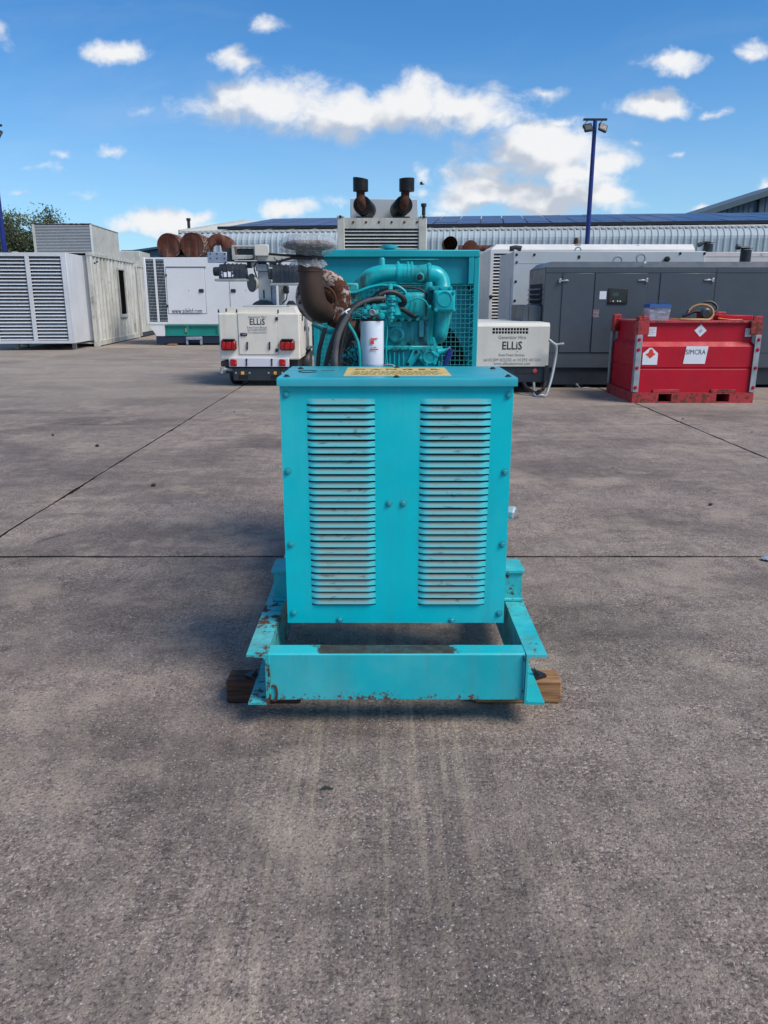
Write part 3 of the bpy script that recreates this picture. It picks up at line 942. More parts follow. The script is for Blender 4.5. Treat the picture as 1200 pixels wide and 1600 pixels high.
sh_ = MB()                                   # fan shroud plate with its round opening
fc = Vector((.072, RY + .10, 1.095)); fr = .428
N = 48
ox0, ox1, oz0, oz1 = RX0 + .031, RX1 - .031, .505, 1.628
ov, iv = [], []
for i in range(N):
    a = 2 * math.pi * i / N
    c_, s_ = math.cos(a), math.sin(a)
    iv.append((fc.x + fr * c_, fc.y, fc.z + fr * s_))
    k_ = min((ox1 - fc.x) / c_ if c_ > 1e-6 else ((ox0 - fc.x) / c_ if c_ < -1e-6 else 9e9),
             (oz1 - fc.z) / s_ if s_ > 1e-6 else ((oz0 - fc.z) / s_ if s_ < -1e-6 else 9e9))
    ov.append((fc.x + k_ * c_, fc.y, fc.z + k_ * s_))
bvv = [(x, y + .05, z) for x, y, z in iv]
sh_.add(ov + iv + bvv, [(i, (i + 1) % N, N + (i + 1) % N, N + i) for i in range(N)] + [(N + i, N + (i + 1) % N, 2 * N + (i + 1) % N, 2 * N + i) for i in range(N)])
sh_.build('fan_shroud', M['teal_rad'], gen)
co = MB().box(RX0 + .032, RX1 - .032, RY + .17, RY + .23, .51, 1.76)
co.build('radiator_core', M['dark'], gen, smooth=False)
fan = MB()
fan.lathe([(.06, -.03), (.06, .03)], (fc.x, RY + .12, fc.z), (0, 1, 0), 16)
fano = fan.build('fan_hub', M['blackm'], gen)
for i in range(6):
    a = i * math.pi / 3 + .3
    r_ = Vector((math.cos(a), 0, math.sin(a))); t_ = Vector((-math.sin(a), .45, math.cos(a))).normalized()
    c_ = Vector((fc.x, RY + .12, fc.z))
    MB().add([c_ + r_ * .05 - t_ * .045, c_ + r_ * .33 - t_ * .075, c_ + r_ * .33 + t_ * .075, c_ + r_ * .05 + t_ * .045,
              c_ + r_ * .05 - t_ * .045 + Vector((0, .004, 0)), c_ + r_ * .33 - t_ * .075 + Vector((0, .004, 0)), c_ + r_ * .33 + t_ * .075 + Vector((0, .004, 0)), c_ + r_ * .05 + t_ * .045 + Vector((0, .004, 0))],
             [(0, 1, 2, 3), (7, 6, 5, 4), (0, 4, 5, 1), (1, 5, 6, 2), (2, 6, 7, 3), (3, 7, 4, 0)]).build('fan_blade', M['blackm'], fano, smooth=False)
me_ = MB()                                   # welded wire guards in front of the fan
x = RX0 + .034
i = 0
while x < RX1 - .032:
    me_.tube([(x + .001, RY + .004, .505), (x + .001, RY + .004 + .001, 1.05), (x, RY + .004, 1.622)], .0014, 4, cap=False)
    x += .0262
z = .52
while z < 1.63:
    me_.tube([(RX0 + .03, RY + .0016, z), (RX1 - .03, RY + .0016, z + .001)], .0014, 4, cap=False)
    z += .0262
M['mesh'] = plain('teal_wire', (.05, .42, .43), .4)
me_.build('wire_guard', M['mesh'], gen, kind='stuff')
lace = MB()                                  # wire lacing that ties the guard to the post and header
for i in range(24):
    z = .55 + i * .045
    lace.tube([(RX1 - .058, RY - .002, z), (RX1 - .040, RY - .006, z + .016), (RX1 - .026, RY - .003, z + .022)], .0018, 4, cap=False)
for i in range(9):
    x = .34 + i * .016
    lace.tube([(x, RY + .001, 1.615), (x + .008, RY - .006, 1.627), (x + .014, RY + .001, 1.618)], .0025, 4, cap=False)
lace.build('guard_lacing', M['teal_old'], gen, kind='stuff')
ft = at(608, 384, RY + .13)
fcp = MB().lathe([(.028, 0), (.028, .012), (.046, .013), (.048, .020), (.046, .030), (.020, .034)], (ft.x, ft.y, rzt + .001), (0, 0, 1), 20)
fcp.box(ft.x - .058, ft.x + .058, ft.y - .006, ft.y + .006, rzt + .016, rzt + .023)
fcp.build('filler_cap', M['teal_rad'], radt)

# engine ------------------------------------------------------------------
def sc(Y):                                    # metres per photograph pixel at depth Y near the engine
    return (Y * CP) / FPX * 1.005
def E(x, y, Y):
    return at(x, y, Y)
# block, head and rocker cover
def pbox(name, x0, y0, x1, y1, Y0, Y1, m, b=.008, parent=None, seg=2, **kw):
    p0, p1 = at(x0, y1, Y0), at(x1, y0, Y0)
    return MB().box(p0.x, p1.x, Y0, Y1, p0.z, p1.z, b, seg).build(name, m, parent or gen, **kw)
TO = M['teal_old']
blk = pbox('engine_block', 585, 500, 672, 586, 3.78, 4.42, TO, .010)
pbox('cylinder_head', 600, 474, 668, 502, 3.84, 4.40, TO, .012)
pbox('rocker_cover', 614, 456, 667, 500, 3.74, 4.36, TO, .026, seg=4)
pbox('thermostat_housing', 664, 440, 676, 476, 3.82, 3.92, TO, .008)
pp = MB()                                     # web behind: lower block, dark recesses
fw = MB()
p0 = at(598, 575, 3.72); p1 = at(672, 541, 3.72)
fw.box(p0.x - .12, p1.x + .06, 3.72, 3.74, p0.z - .25, p1.z, .006)
fly = fw.build('flywheel_housing', TO, gen)
MB().box(p0.x - .13, p1.x + .02, 3.700, 3.719, at(600, 547, 3.7).z, at(600, 540.5, 3.7).z, .003).build('mounting_bar', TO, gen)
br = MB()                                     # pierced triangular bracket
def P2(x, y, Y=3.70):
    v = at(x, y, Y); return (v.x, v.z)
br.prism([P2(657, 547.2), P2(645, 547.2), P2(634, 571), P2(638, 575), P2(646, 569), P2(657, 555)], 'y', 3.696, 3.710)
br.build('bracket', TO, gen, ang=20)
for (x, y) in ((650, 550), (637, 569)):
    v = at(x, y, 3.694)
    MB().lathe([(.008, 0), (.008, .003)], v, (0, -1, 0), 12).build('bolt_hole', M['dark'], gen)
for xx in (602, 609, 616, 623, 630):          # ribs of the housing
    v0, v1 = at(xx, 572, 3.712), at(xx, 549, 3.712)
    MB().box(v0.x - .004, v0.x + .004, 3.706, 3.722, v0.z, v1.z, .002).build('rib', TO, fly)
v = at(619, 523, 3.78)                         # core plug and its boss
MB().lathe([(.040, 0), (.040, .010), (.034, .014), (.026, .014), (.026, .004), (.001, .004)], v, (0, -1, 0), 28, cap=False).build('core_plug', TO, blk)
MB().box(at(606, 511, 3.77).x, at(629, 511, 3.77).x, 3.765, 3.781, at(606, 512, 3.77).z, at(606, 501, 3.77).z, .005).build('casting_boss', TO, blk)
MB().box(at(654, 520, 3.77).x, at(662, 520, 3.77).x, 3.762, 3.781, at(656, 527, 3.77).z, at(656, 495, 3.77).z, .004).build('casting_boss', M['teal_worn'], blk)
MB().box(at(651, 520, 3.75).x, at(665, 520, 3.75).x, 3.755, 3.775, at(656, 497, 3.76).z, at(656, 489, 3.76).z, .003).build('clip', M['blackm'], blk)
# governor / pump cover: eight-sided, bolted
v = at(670, 557, 3.69)
r8 = sc(3.69) * 15
oc_ = [(v.x + r8 * math.cos(math.pi / 8 + i * math.pi / 4) * (1.0), v.z + r8 * math.sin(math.pi / 8 + i * math.pi / 4)) for i in range(8)]
pc = MB().prism(oc_, 'y', 3.675, 3.72).build('pump_cover', TO, gen, ang=20)
MB().torus((v.x + .002, 3.674, v.z - .002), (0, 1, 0), r8 * .62, .005, 24, 6).build('cover_ring', TO, pc)
for i in range(6):
    a = i * math.pi / 3 + .2
    boltmb((v.x + r8 * .86 * math.cos(a), 3.675, v.z + r8 * .86 * math.sin(a)), (0, -1, 0), .007, .008).build('bolt', TO, pc)
q = MB()                                      # linkage arm and blue lever
q.tube([at(684, 550, 3.70), at(694, 549, 3.70), at(703, 548, 3.70)], [.017, .013, .016], 10)
q.build('linkage', TO, gen)
q = MB(); q.tube([at(704, 545, 3.685), at(701, 556, 3.685), at(693, 576, 3.685)], [.016, .014, .011], 8, sub=4)
q.build('lever', M['bluem'], gen)
q = MB(); q.tube([at(698, 547, 3.68), at(703, 543, 3.675)], .006, 8); q.build('lever_pin', M['steel'], gen)
q = MB(); q.prism([P2(676, 527, 3.69), P2(679, 527, 3.69), P2(683, 541, 3.69), P2(682, 545, 3.69), P2(679, 545, 3.69)], 'y', 3.69, 3.694); q.build('tab', TO, gen, smooth=False)
q = MB(); q.box(at(684, 570, 3.7).x, at(688, 570, 3.7).x, 3.695, 3.72, at(684, 580, 3.7).z, at(684, 564, 3.7).z, .002); q.build('stop_bracket', TO, gen)
# charge-air crossover
s38 = sc(3.86)
cr_ = MB()
pts = [(548, 474), (556, 459), (566, 445), (578, 434), (594, 428), (610, 426.5), (622, 427)]
cr_.tube([at(x, y, 3.84 + .02 * i / 6) for i, (x, y) in enumerate(pts)], [s38 * r for r in (10, 11.5, 12.5, 13, 13, 12.6, 12.4)], 20, sub=4)
cr_.build('crossover_pipe', TO, gen)
q = MB(); q.tube([at(619, 427, 3.86), at(643, 427.5, 3.86)], s38 * 14.2, 24); hs_ = q.build('rubber_sleeve', TO, gen)
for xx in (621, 636, 642):
    q = MB(); q.tube([at(xx, 427, 3.86), at(xx + 3, 427.1, 3.86)], s38 * 15.0, 24)
    w_ = at(xx + 1, 411.5, 3.86); q.box(w_.x - .006, w_.x + .006, 3.852, 3.868, w_.z - .004, w_.z + .008, .002)
    q.build('hose_clamp', TO, gen)
q = MB(); q.tube([at(642, 428, 3.86), at(655, 428.5, 3.86), at(668, 428, 3.86)], [s38 * 12.8, s38 * 13.4, s38 * 14.6], 24); q.build('crossover_adaptor', TO, gen)
v = at(654, 437, 3.86); v.y = 3.845
v = at(656, 433, 3.812)
MB().lathe([(s38 * 7, -.03), (s38 * 7, .004), (s38 * 4.6, .007), (s38 * 4.2, .002), (.001, .002)], v, (0, -1, 0), 20, cap=False).build('sensor_boss', TO, gen)
boltmb(v + Vector((0, -.002, 0)), (0, -1, 0), .009, .010).build('plug', M['blackm'], gen)
q = MB(); q.tube([at(668.5, 428, 3.86), at(672.5, 428, 3.86)], s38 * 16.5, 24); q.build('elbow_flange', TO, gen)
q = MB(); q.tube([at(672, 428, 3.86), at(682, 430, 3.86), at(689, 437, 3.86), at(692, 448, 3.85), at(692, 456, 3.84)], [s38 * r for r in (13.5, 13.2, 12.6, 12, 12)], 20, sub=4)
q.build('charge_elbow', TO, gen)
v0, v1 = at(672, 454, 3.70), at(706, 447, 3.70)
MB().box(v0.x, v1.x, 3.72, 3.90, v0.z, v1.z, .003).build('gasket_flange', TO, gen)
hb = pbox('aftercooler_housing', 678, 453.5, 712, 487, 3.68, 3.92, TO, .013, seg=3)
v = at(695, 467, 3.68)
MB().lathe([(.036, 0), (.036, .0025), (.031, .004), (.029, -.004), (.001, -.006)], v, (0, -1, 0), 28, cap=False).build('core_plug', TO, hb)
q = MB(); q.tube([at(683, 474, 3.80), at(671, 462, 3.86)], [s38 * 9, s38 * 7], 14); q.build('housing_neck', TO, gen)
q = MB(); q.tube([at(692, 484, 3.80), at(691, 498, 3.80), at(689, 512, 3.80), at(687, 524, 3.80), at(684, 531, 3.82)], [s38 * r for r in (14.5, 13.0, 12.0, 11.5, 8)], 22, sub=3)
q.build('coolant_pipe', TO, gen)
v0 = at(687, 500, 3.95); 
MB().box(at(664, 500, 3.95).x, at(684, 500, 3.95).x, 3.95, 4.3, at(664, 540, 3.95).z, at(664, 478, 3.95).z, .01).build('manifold', M['teal_old'], gen)
q = MB(); q.lathe([(s38 * 4.5, 0), (s38 * 4.5, .05), (s38 * 3, .056)], at(597, 422, 3.86), (0, 0, 1), 12); q.build('breather_stub', TO, gen)
v0, v1 = at(625, 407.4, 4.25), at(684, 406.6, 4.25)   # plate with a dark pot below it, at the far end of the engine
MB().box(v0.x, v1.x, 4.18, 4.34, v0.z, v1.z + .003, .001).build('air_plate', TO, gen)
q = MB(); q.lathe([(.055, 0), (.060, .05)], (at(652, 424, 4.26).x, 4.26, at(652, 424, 4.26).z), (0, 0, 1), 18); q.build('air_pot', M['teal_rad'], gen)
# filter head and white canister
FY = 3.56
sf = sc(FY)
fx = at(581.5, 540, FY).x
zb, zt = at(581, 573, FY).z, at(581, 501, FY).z
rf = sf * 18.3
fl = MB().lathe([(rf * .80, zb - .004 - zb), (rf * .97, .006), (rf, .016), (rf, zt - zb - .010), (rf * .985, zt - zb - .002), (rf * .90, zt - zb)], (fx, FY, zb), (0, 0, 1), 36)
flt = fl.build('oil_filter', M['filterw'], gen)
MB().lathe([(rf * .94, 0), (rf * .98, .004), (rf * .98, .010), (rf * .8, .012)], (fx, FY, zt - .001), (0, 0, 1), 32).build('filter_gasket', M['blackm'], flt)
def onfilter(body, size, xp, yp, m, bold=0):
    p = at(xp, yp, FY - rf - .001)
    return text(body, size, p, m, flt, sx=.9, bold=bold)
dxp = at(587, 536, FY - rf).x - fx
yy = FY - math.sqrt(max(rf * rf - dxp * dxp, 0)) - .0035
def fp_(x, y):
    p = at(x, y, FY - rf); p.y = yy; return p
th = math.asin(min(.9, dxp / rf))
lt = text('Fleetguard', .0092, fp_(584.5, 529), M['redprint'], flt, sx=.80, bold=.0004)
lt.rotation_euler = (R(90), 0, th * .55)
sq_ = fp_(581.5, 534.5)
MB().box(sq_.x - .008, sq_.x + .008, sq_.y - .0028, sq_.y - .0016, sq_.z - .008, sq_.z + .008).build('logo_square', M['redprint'], flt, smooth=False)
lt = text('FF 4070', .0075, fp_(584.5, 542.5), M['greyprint'], flt, sx=.95)
lt.rotation_euler = (R(90), 0, th * .5)
MB().box(fp_(578, 546).x, fp_(591, 546).x, yy - .0030, yy - .0018, fp_(578, 546.8).z, fp_(578, 545).z).build('print_bar', M['redprint'], flt, smooth=False)
hd = MB()
v0, v1 = at(569, 500.5, FY), at(592, 482, FY)
hd.box(v0.x, v1.x, FY - .045, FY + .05, v0.z + .010, v1.z, .010, 2)
hd.tube([at(566, 491, FY), at(556, 489, FY), at(549, 490, FY)], [.018, .015, .012], 10)
hdo = hd.build('filter_head', M['teal_worn'], gen)
v = at(582, 488, FY - .046)
MB().lathe([(.0145, 0), (.0145, .012), (.011, .014), (.009, .006), (.001, .006)], v, (0, -1, 0), 18, cap=False).build('plug', M['galv'], hdo)
for (x, y) in ((575, 481), (585, 480), (596, 493), (571, 486)):
    boltmb(at(x, y, FY - .045), (0, -1, 0), .010, .014).build('bolt', TO, hdo)
fu = MB()                                     # stacked unions right of the filter head
prev = None
for i, (y, r) in enumerate(((463, 7), (467, 8), (470, 5), (475, 7.5), (481, 5), (485, 6.5), (490, 4), (496, 5.2), (501, 2.5))):
    p = at(611, y, 3.62)
    fu.lathe([(sf * r, 0), (sf * r, sf * 3.4)], (p.x, p.y, p.z - sf * 1.7), (0, 0, 1), 6 if i % 2 else 12)
fu.tube([at(611, 463, 3.62), at(611, 501, 3.62)], sf * 3, 8)
fu.tube([at(594, 478, 3.62), at(611, 478, 3.62)], sf * 4, 8)
fu.tube([at(594, 487, 3.62), at(611, 487, 3.62)], sf * 3, 8)
fu.build('fuel_unions', TO, gen)
q = MB(); q.tube([at(617, 470, 3.66), at(619, 492, 3.66)], [sf * 6.5, sf * 8], 14); q.build('solenoid', TO, gen)
q = MB(); q.tube([at(610, 446, 3.72), at(610, 464, 3.66)], sf * 4, 10); q.build('pipe_stub', TO, gen)
# small pipes and hoses
def hose(name, pts, r, m, Y0, Y1=None, n=10):
    Y1 = Y0 if Y1 is None else Y1
    k_ = len(pts) - 1
    q = MB(); q.tube([at(x, y, Y0 + (Y1 - Y0) * i / k_) for i, (x, y) in enumerate(pts)], r * sf, n, sub=5)
    return q.build(name, M[m], gen)
hose('breather_pipe', [(530, 455), (545, 457), (556, 457), (575, 450), (592, 446), (608, 446.5), (620, 447), (630, 453), (634, 458)], 2.6, 'teal_old', 3.74)
hose('hose', [(592, 462), (603, 457), (615, 457), (626, 462), (632, 470), (630, 475), (622, 476)], 4.4, 'black', 3.60, 3.66)
hose('hose', [(620, 480), (630, 484), (642, 491), (652, 496)], 4.0, 'black', 3.68, 3.74)
hose('hose', [(602, 466), (585, 467), (566, 473), (549, 486), (536, 508), (523, 545), (516, 590)], 3.0, 'hose_grey', 3.52, 3.46)
hose('hose', [(600, 469), (575, 470), (553, 478), (537, 494), (528, 513), (516, 543), (505, 588)], 4.2, 'black', 3.56, 3.50)
hose('hose', [(545, 492), (535, 508), (527, 530), (524, 556), (525, 590)], 4.4, 'hose_grey', 3.47, 3.43)
hose('hose', [(548, 490), (541, 505), (535, 530), (531, 556), (529, 590)], 3.4, 'black', 3.50)
hose('hose', [(540, 494), (545, 507), (555, 524), (561, 545), (563, 585)], 2.6, 'teal_old', 3.53)
hose('hose', [(549, 486), (560, 478), (580, 474), (602, 470)], 3.0, 'black', 3.58)
hose('hose', [(488, 505), (502, 512), (514, 518), (524, 516)], 5.0, 'teal_rad', 3.95)
hose('wire', [(534, 590), (540, 560), (552, 548), (566, 552), (562, 575)], 1.0, 'teal_old', 3.62)
hose('wire', [(546, 590), (548, 566), (558, 556), (568, 560), (572, 590)], 1.1, 'teal_old', 3.60)
hose('wire', [(538, 590), (541, 566), (550, 560), (556, 575), (558, 590)], 1.0, 'blackm', 3.58)
hose('wire', [(560, 490), (567, 494), (575, 499), (586, 498)], 1.4, 'teal_old', 3.52)
hose('wire', [(592, 580), (600, 571), (612, 570), (622, 576)], 1.0, 'galv', 3.66)
q = MB(); q.torus(at(539.5, 487, 3.515), (.6, 0, -1), .022, .004, 16, 6); q.tube([at(540, 486, 3.49), at(543, 492, 3.48), at(545, 494, 3.48)], .0035, 6); q.build('cable_tie', M['paper'], gen)
# dark lower left of the engine: injection pump, starter, brackets
pbox('injection_pump', 540, 505, 572, 575, 3.80, 4.05, M['burnt'], .04, seg=4)  # burnt-steel tone on pump and flange paints the shade they sit in
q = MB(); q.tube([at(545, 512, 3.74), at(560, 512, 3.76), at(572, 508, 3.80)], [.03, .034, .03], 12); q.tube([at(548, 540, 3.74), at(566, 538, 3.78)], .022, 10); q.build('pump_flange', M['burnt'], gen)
q = MB(); q.tube([at(552, 560, 3.70), at(552, 560, 3.98)], .055, 18); q.tube([at(566, 548, 3.72), at(566, 548, 3.98)], .035, 14); q.build('starter', M['teal_rad'], gen)
pbox('engine_bracket', 536, 545, 560, 590, 3.66, 3.72, M['teal_rad'], .006)
pbox('oil_cooler', 566, 470, 604, 545, 3.86, 4.20, M['teal_rad'], .015)
# turbocharger, exhaust elbow and wrapped outlet --------------------------------
tc = at(503, 466, 3.72)
st_ = sc(3.72)
vol = MB()
ring = []
rad_ = []
for i in range(41):
    a = R(-62) + i / 40 * R(330)                # scroll swells towards its inlet at the lower right
    f = i / 40
    rr = st_ * (17.5 - 5.0 * f)
    Rm = st_ * (29 - 1.5 * f)
    ring.append((tc.x + Rm * math.cos(a), tc.y + .02, tc.z + Rm * math.sin(a)))
    rad_.append(rr)
vol.tube(ring[:], rad_, 18)
turb = vol.build('turbine_housing', M['rust_pale'], gen, label='flaking rust-white turbine scroll')
MB().lathe([(st_ * 18, 0), (st_ * 20, .03), (st_ * 24, .07), (st_ * 20, .11)], (tc.x, tc.y - .035, tc.z), (0, 1, 0), 28).build('turbine_throat', M['rust'], turb)
MB().torus((tc.x + .004, tc.y - .050, tc.z - .010), (0, 1, 0), st_ * 21, st_ * 2.4, 28, 8).build('vee_clamp', M['rust'], turb)
q = MB(); q.tube([at(520, 495, 3.72), at(532, 502, 3.74), at(542, 498, 3.80)], [st_ * 15, st_ * 13, st_ * 10], 16, sub=3); q.build('turbine_inlet', M['rust'], turb)
q = MB(); q.tube([at(526, 462, 3.80), at(545, 462, 3.84), at(556, 466, 3.86)], [st_ * 17, st_ * 18, st_ * 13], 18); q.tube([at(536, 474, 3.82), at(552, 470, 3.85)], [st_ * 16, st_ * 12], 16)
q.build('compressor_housing', M['teal_worn'], gen)
v = at(545, 452, 3.78); MB().box(v.x - .055, v.x + .045, 3.76, 3.84, v.z - .02, v.z + .028, .006).build('actuator_bracket', M['teal_worn'], gen)
ex = MB()
pts = [(508, 488, 3.70), (502, 486, 3.64), (494, 478, 3.60), (489, 464, 3.585), (486.5, 446, 3.58), (485, 425, 3.58), (484, 398, 3.58)]
ex.tube([at(*p) for p in pts], [st_ * r for r in (16, 17.5, 18.2, 18.6, 18.6, 18.4, 18.2)], 26, sub=5)
exo = ex.build('exhaust_pipe', M['burnt'], gen)
pz = at(484, 424, 3.58)
MB().torus((pz.x, pz.y, pz.z), (.03, 0, 1), st_ * 18.5, .0035, 28, 6).build('weld', M['burnt'], exo)
fz = at(482, 384, 3.58)
MB().lathe([(st_ * 17, -.060), (st_ * 20, -.020), (st_ * 34, -.012), (st_ * 37, -.006), (st_ * 37, .010), (st_ * 30, .018), (.001, .020)], fz, (0, 0, 1), 32, cap=False).build('outlet_flange', M['rust'], exo)
bm = bmesh.new()                               # clear film drawn over the flange and tied round the pipe
prof = [(.001, .040), (.05, .046), (.085, .043), (.105, .034), (.120, .018), (.126, .002), (.119, -.015), (.098, -.030), (.075, -.040), (.064, -.047), (.060, -.053), (.062, -.060), (.076, -.074), (.082, -.086)]
NN = 72
rows = []
for j, (r, h) in enumerate(prof):
    row = []
    for i in range(NN):
        a = 2 * math.pi * i / NN
        n3 = noise.noise(Vector((math.cos(a) * 2.2, math.sin(a) * 2.2, h * 14)))
        pl_ = math.sin(a * 17 + 3 * n3 + h * 30)
        amp = .018 if j > 3 else .010
        r_ = max(.001, r * (1 + amp * 3.2 * n3 + amp * 1.4 * pl_))
        row.append(bm.verts.new((fz.x - .003 + r_ * math.cos(a) * 1.02, fz.y + r_ * math.sin(a), fz.z + h + .006 * n3 * (1 if j > 2 else .7) + (.010 * n3 if j > 11 else 0))))
    rows.append(row)
for j in range(len(prof) - 1):
    for i in range(NN):
        bm.faces.new((rows[j][i], rows[j][(i + 1) % NN], rows[j + 1][(i + 1) % NN], rows[j + 1][i]))
MB().bm(bm).build('plastic_wrap', M['wrap'], gen)
tie = MB()
tz = fz.z - .050
tie.torus((fz.x, fz.y, tz), (0, .05, 1), .064, .0062, 30, 6)
tie.tube([(fz.x + .03, fz.y - .062, tz + .002), (fz.x - .02, fz.y - .066, tz + .002), (fz.x - .09, fz.y - .07, tz + .007), (fz.x - .165, fz.y - .072, tz + .012)], [.006, .006, .0055, .005], 6, sub=3)
tie.tube([(fz.x + .02, fz.y - .065, tz - .003), (fz.x - .05, fz.y - .075, tz - .003), (fz.x - .11, fz.y - .085, tz - .016), (fz.x - .158, fz.y - .09, tz - .030)], [.006, .006, .005, .004], 6, sub=3)
tie.build('strap', M['black'], gen)

# the clutter round the engine: bolts, injector lines, clips, wiring
def eb(x, y, Y, r=.007, h=.008, par=None, m='teal_old'):
    return boltmb(at(x, y, Y), (0, -1, 0), r, h).build('bolt', M[m], par or gen)
for (x, y, Y) in ((617, 498, 3.738), (628, 498.5, 3.738), (640, 498.5, 3.738), (652, 498, 3.738), (664, 497, 3.738), (590, 506, 3.779), (668, 506, 3.779), (668, 536, 3.779), (592, 536, 3.779),
                  (640, 536, 3.779), (640, 508, 3.779), (604, 544, 3.699), (616, 544, 3.699), (628, 544, 3.699), (640, 544, 3.699)):
    eb(x, y, Y)
for (x, y) in ((681, 456.5), (709, 456.5), (681, 484), (709, 484)):
    eb(x, y, 3.679, .006, .006)
for (x, y) in ((670.5, 415), (670.5, 441)):
    eb(x, y, 3.84, .008, .014)
for (x, y) in ((676, 450), (690, 450), (704, 450)):
    eb(x, y, 3.719, .006, .006)
for i in range(4):
    x = 634 + i * 8
    hose('injector_line', [(x, 470 + i), (x - 2, 478 + i * 2), (x - 8, 486 + i * 2), (606 + i * 2, 492 + i * 2), (600, 497 + i * 1.5)], 1.0, 'teal_old', 3.70, 3.74, n=6)
r5 = random.Random(3)
for i in range(12):
    x0 = r5.uniform(534, 566); y0 = r5.uniform(535, 560)
    pts = [(x0, 590)] + [(x0 + r5.uniform(-9, 9), 585 - j * (585 - y0) / 3 + r5.uniform(-4, 4)) for j in range(4)] + [(x0 + r5.uniform(6, 14), y0 + r5.uniform(6, 16))]
    hose('wire', pts, r5.choice((.7, .9, 1.2)), r5.choice(('black', 'blackm', 'teal_old', 'hose_grey')), 3.56 + .02 * (i % 4), 3.60, n=6)
for (x, y, w, h_) in ((545, 570, 3, 4), (556, 562, 4, 3), (538, 556, 3, 3), (566, 572, 3, 5), (552, 547, 4, 3)):
    pbox('connector', x - w, y - h_, x + w, y + h_, 3.585, 3.62, M['blackpl'] if x % 2 else TO, .004)
hose('hose', [(508, 512), (503, 530), (498, 552), (496, 590)], 3.6, 'black', 3.60)
hose('hose', [(560, 500), (556, 516), (548, 528), (540, 545), (538, 590)], 3.2, 'black', 3.60)
hose('fuel_pipe', [(594, 492), (603, 500), (605, 520), (603, 545), (606, 580)], 1.5, 'teal_old', 3.68, n=8)
hose('fuel_pipe', [(628, 478), (640, 470), (652, 466), (664, 470), (670, 480)], 1.4, 'teal_old', 3.70, n=8)
hose('wiring_loom', [(556, 474), (578, 466), (600, 452), (630, 449), (656, 452), (668, 462)], 1.8, 'black', 3.76, n=8)
pbox('gap_shade', 534, 500, 600, 590, 4.02, 4.04, M['blackm'], .004)  # black sheet added behind the hoses as the shade of the gap
for (x, y) in ((571, 474), (600, 466), (536, 506), (525, 540)):
    MB().torus(at(x, y, 3.53), (1, 0, -.4 if x > 560 else -2.5), sf * 4.6, .004, 14, 6).build('hose_clip', M['steel'], gen)
# ------------------------------------------------------------------ warehouse with solar roof (behind everything)
wang = R(-7.2)
wo_ = Vector((-6.3, 46.0, 0))
wh = thing('warehouse', 'long pale ribbed warehouse with curved eaves and rows of solar panels on its roof', 'warehouse', wo_, rz=wang, local=True)
WL0, WL1 = -5.6, 42.0
EH = 5.12                                    # top of the curve
rib = .333
prof = [(0, 0)]
cur = []
for i in range(7):
    a = R(90) * i / 6
    cur.append((.75 - .75 * math.cos(a), EH - .55 + .55 * math.sin(a)))
secs = []
x = WL0
while x < WL1:
    secs += [(x, 0), (x + .20, 0), (x + .235, .042), (x + .298, .042)]
    x += rib
wall = MB()
pr = [(0.0, 0.0), (0.0, EH - .56)] + cur
n = len(secs)
vs = []
for (u, z) in pr:
    for (xx, off) in secs:
        a = 0 if z < EH - .55 else math.asin(min(1, (z - (EH - .55)) / .55))
        vs.append((xx, u - off * math.cos(a), z + off * math.sin(a)))
fs = []
for j in range(len(pr) - 1):
    for i in range(n - 1):
        a = j * n + i
        fs.append((a, a + 1, a + n + 1, a + n))
wall.add(vs, fs)
wall.build('wall', M['cladding'], wh, smooth=False)
MB().box(WL0 - .05, WL1, .62, .80, EH - .02, EH + .16, .03).build('eave_flashing', M['roofsheet'], wh)
fl_ = MB()
x = WL0
while x < WL1:                                # scalloped ends of the roof sheets
    fl_.box(x + .02, x + .17, .50, .80, EH + .03, EH + .10, .02)
    x += rib
fl_.build('roof_sheet_ends', M['roofsheet'], wh, kind='stuff')
RP = R(7.6)
def roofpt(x, d, h=0):
    return (x, .78 + d * math.cos(RP) - h * math.sin(RP), EH + .12 + d * math.sin(RP) + h * math.cos(RP))
RD = 13.2
rf_ = MB()
rs = []
x = WL0
while x < WL1:
    rs += [(x, 0), (x + .2, 0), (x + .24, .04), (x + .29, .04)]
    x += rib
vs = [roofpt(a, 0, h) for a, h in rs] + [roofpt(a, RD, h) for a, h in rs]
n = len(rs)
rf_.add(vs, [(i, i + 1, n + i + 1, n + i) for i in range(n - 1)])
roof = rf_.build('roof', M['roofsheet'], wh, smooth=False)
MB().add([roofpt(WL0 - .1, 0, -.2), roofpt(WL0 - .1, RD, -.2), roofpt(WL0 - .1, RD, .10), roofpt(WL0 - .1, 0, .10),
          roofpt(WL0 + .03, 0, -.2), roofpt(WL0 + .03, RD, -.2), roofpt(WL0 + .03, RD, .10), roofpt(WL0 + .03, 0, .10)],
         [(0, 1, 2, 3), (7, 6, 5, 4), (0, 4, 5, 1), (1, 5, 6, 2), (2, 6, 7, 3), (3, 7, 4, 0)]).build('verge_trim', M['roofsheet'], roof, smooth=False)
gt = MB()
gt.add([roofpt(WL0 + 2.2, .15, .09), roofpt(WL1, .15, .09), roofpt(WL1, .15, .26), roofpt(WL0 + 2.2, .15, .26),
        roofpt(WL0 + 2.2, .20, .09), roofpt(WL1, .20, .09), roofpt(WL1, .20, .26), roofpt(WL0 + 2.2, .20, .26)],
       [(0, 1, 2, 3), (7, 6, 5, 4), (0, 4, 5, 1), (1, 5, 6, 2), (2, 6, 7, 3), (3, 7, 4, 0)])
gt.build('panel_rail', M['gutter'], roof, smooth=False)
PWD, PLD = 1.34, 2.9
pan = None
ix = 0
x = WL0 + 2.4
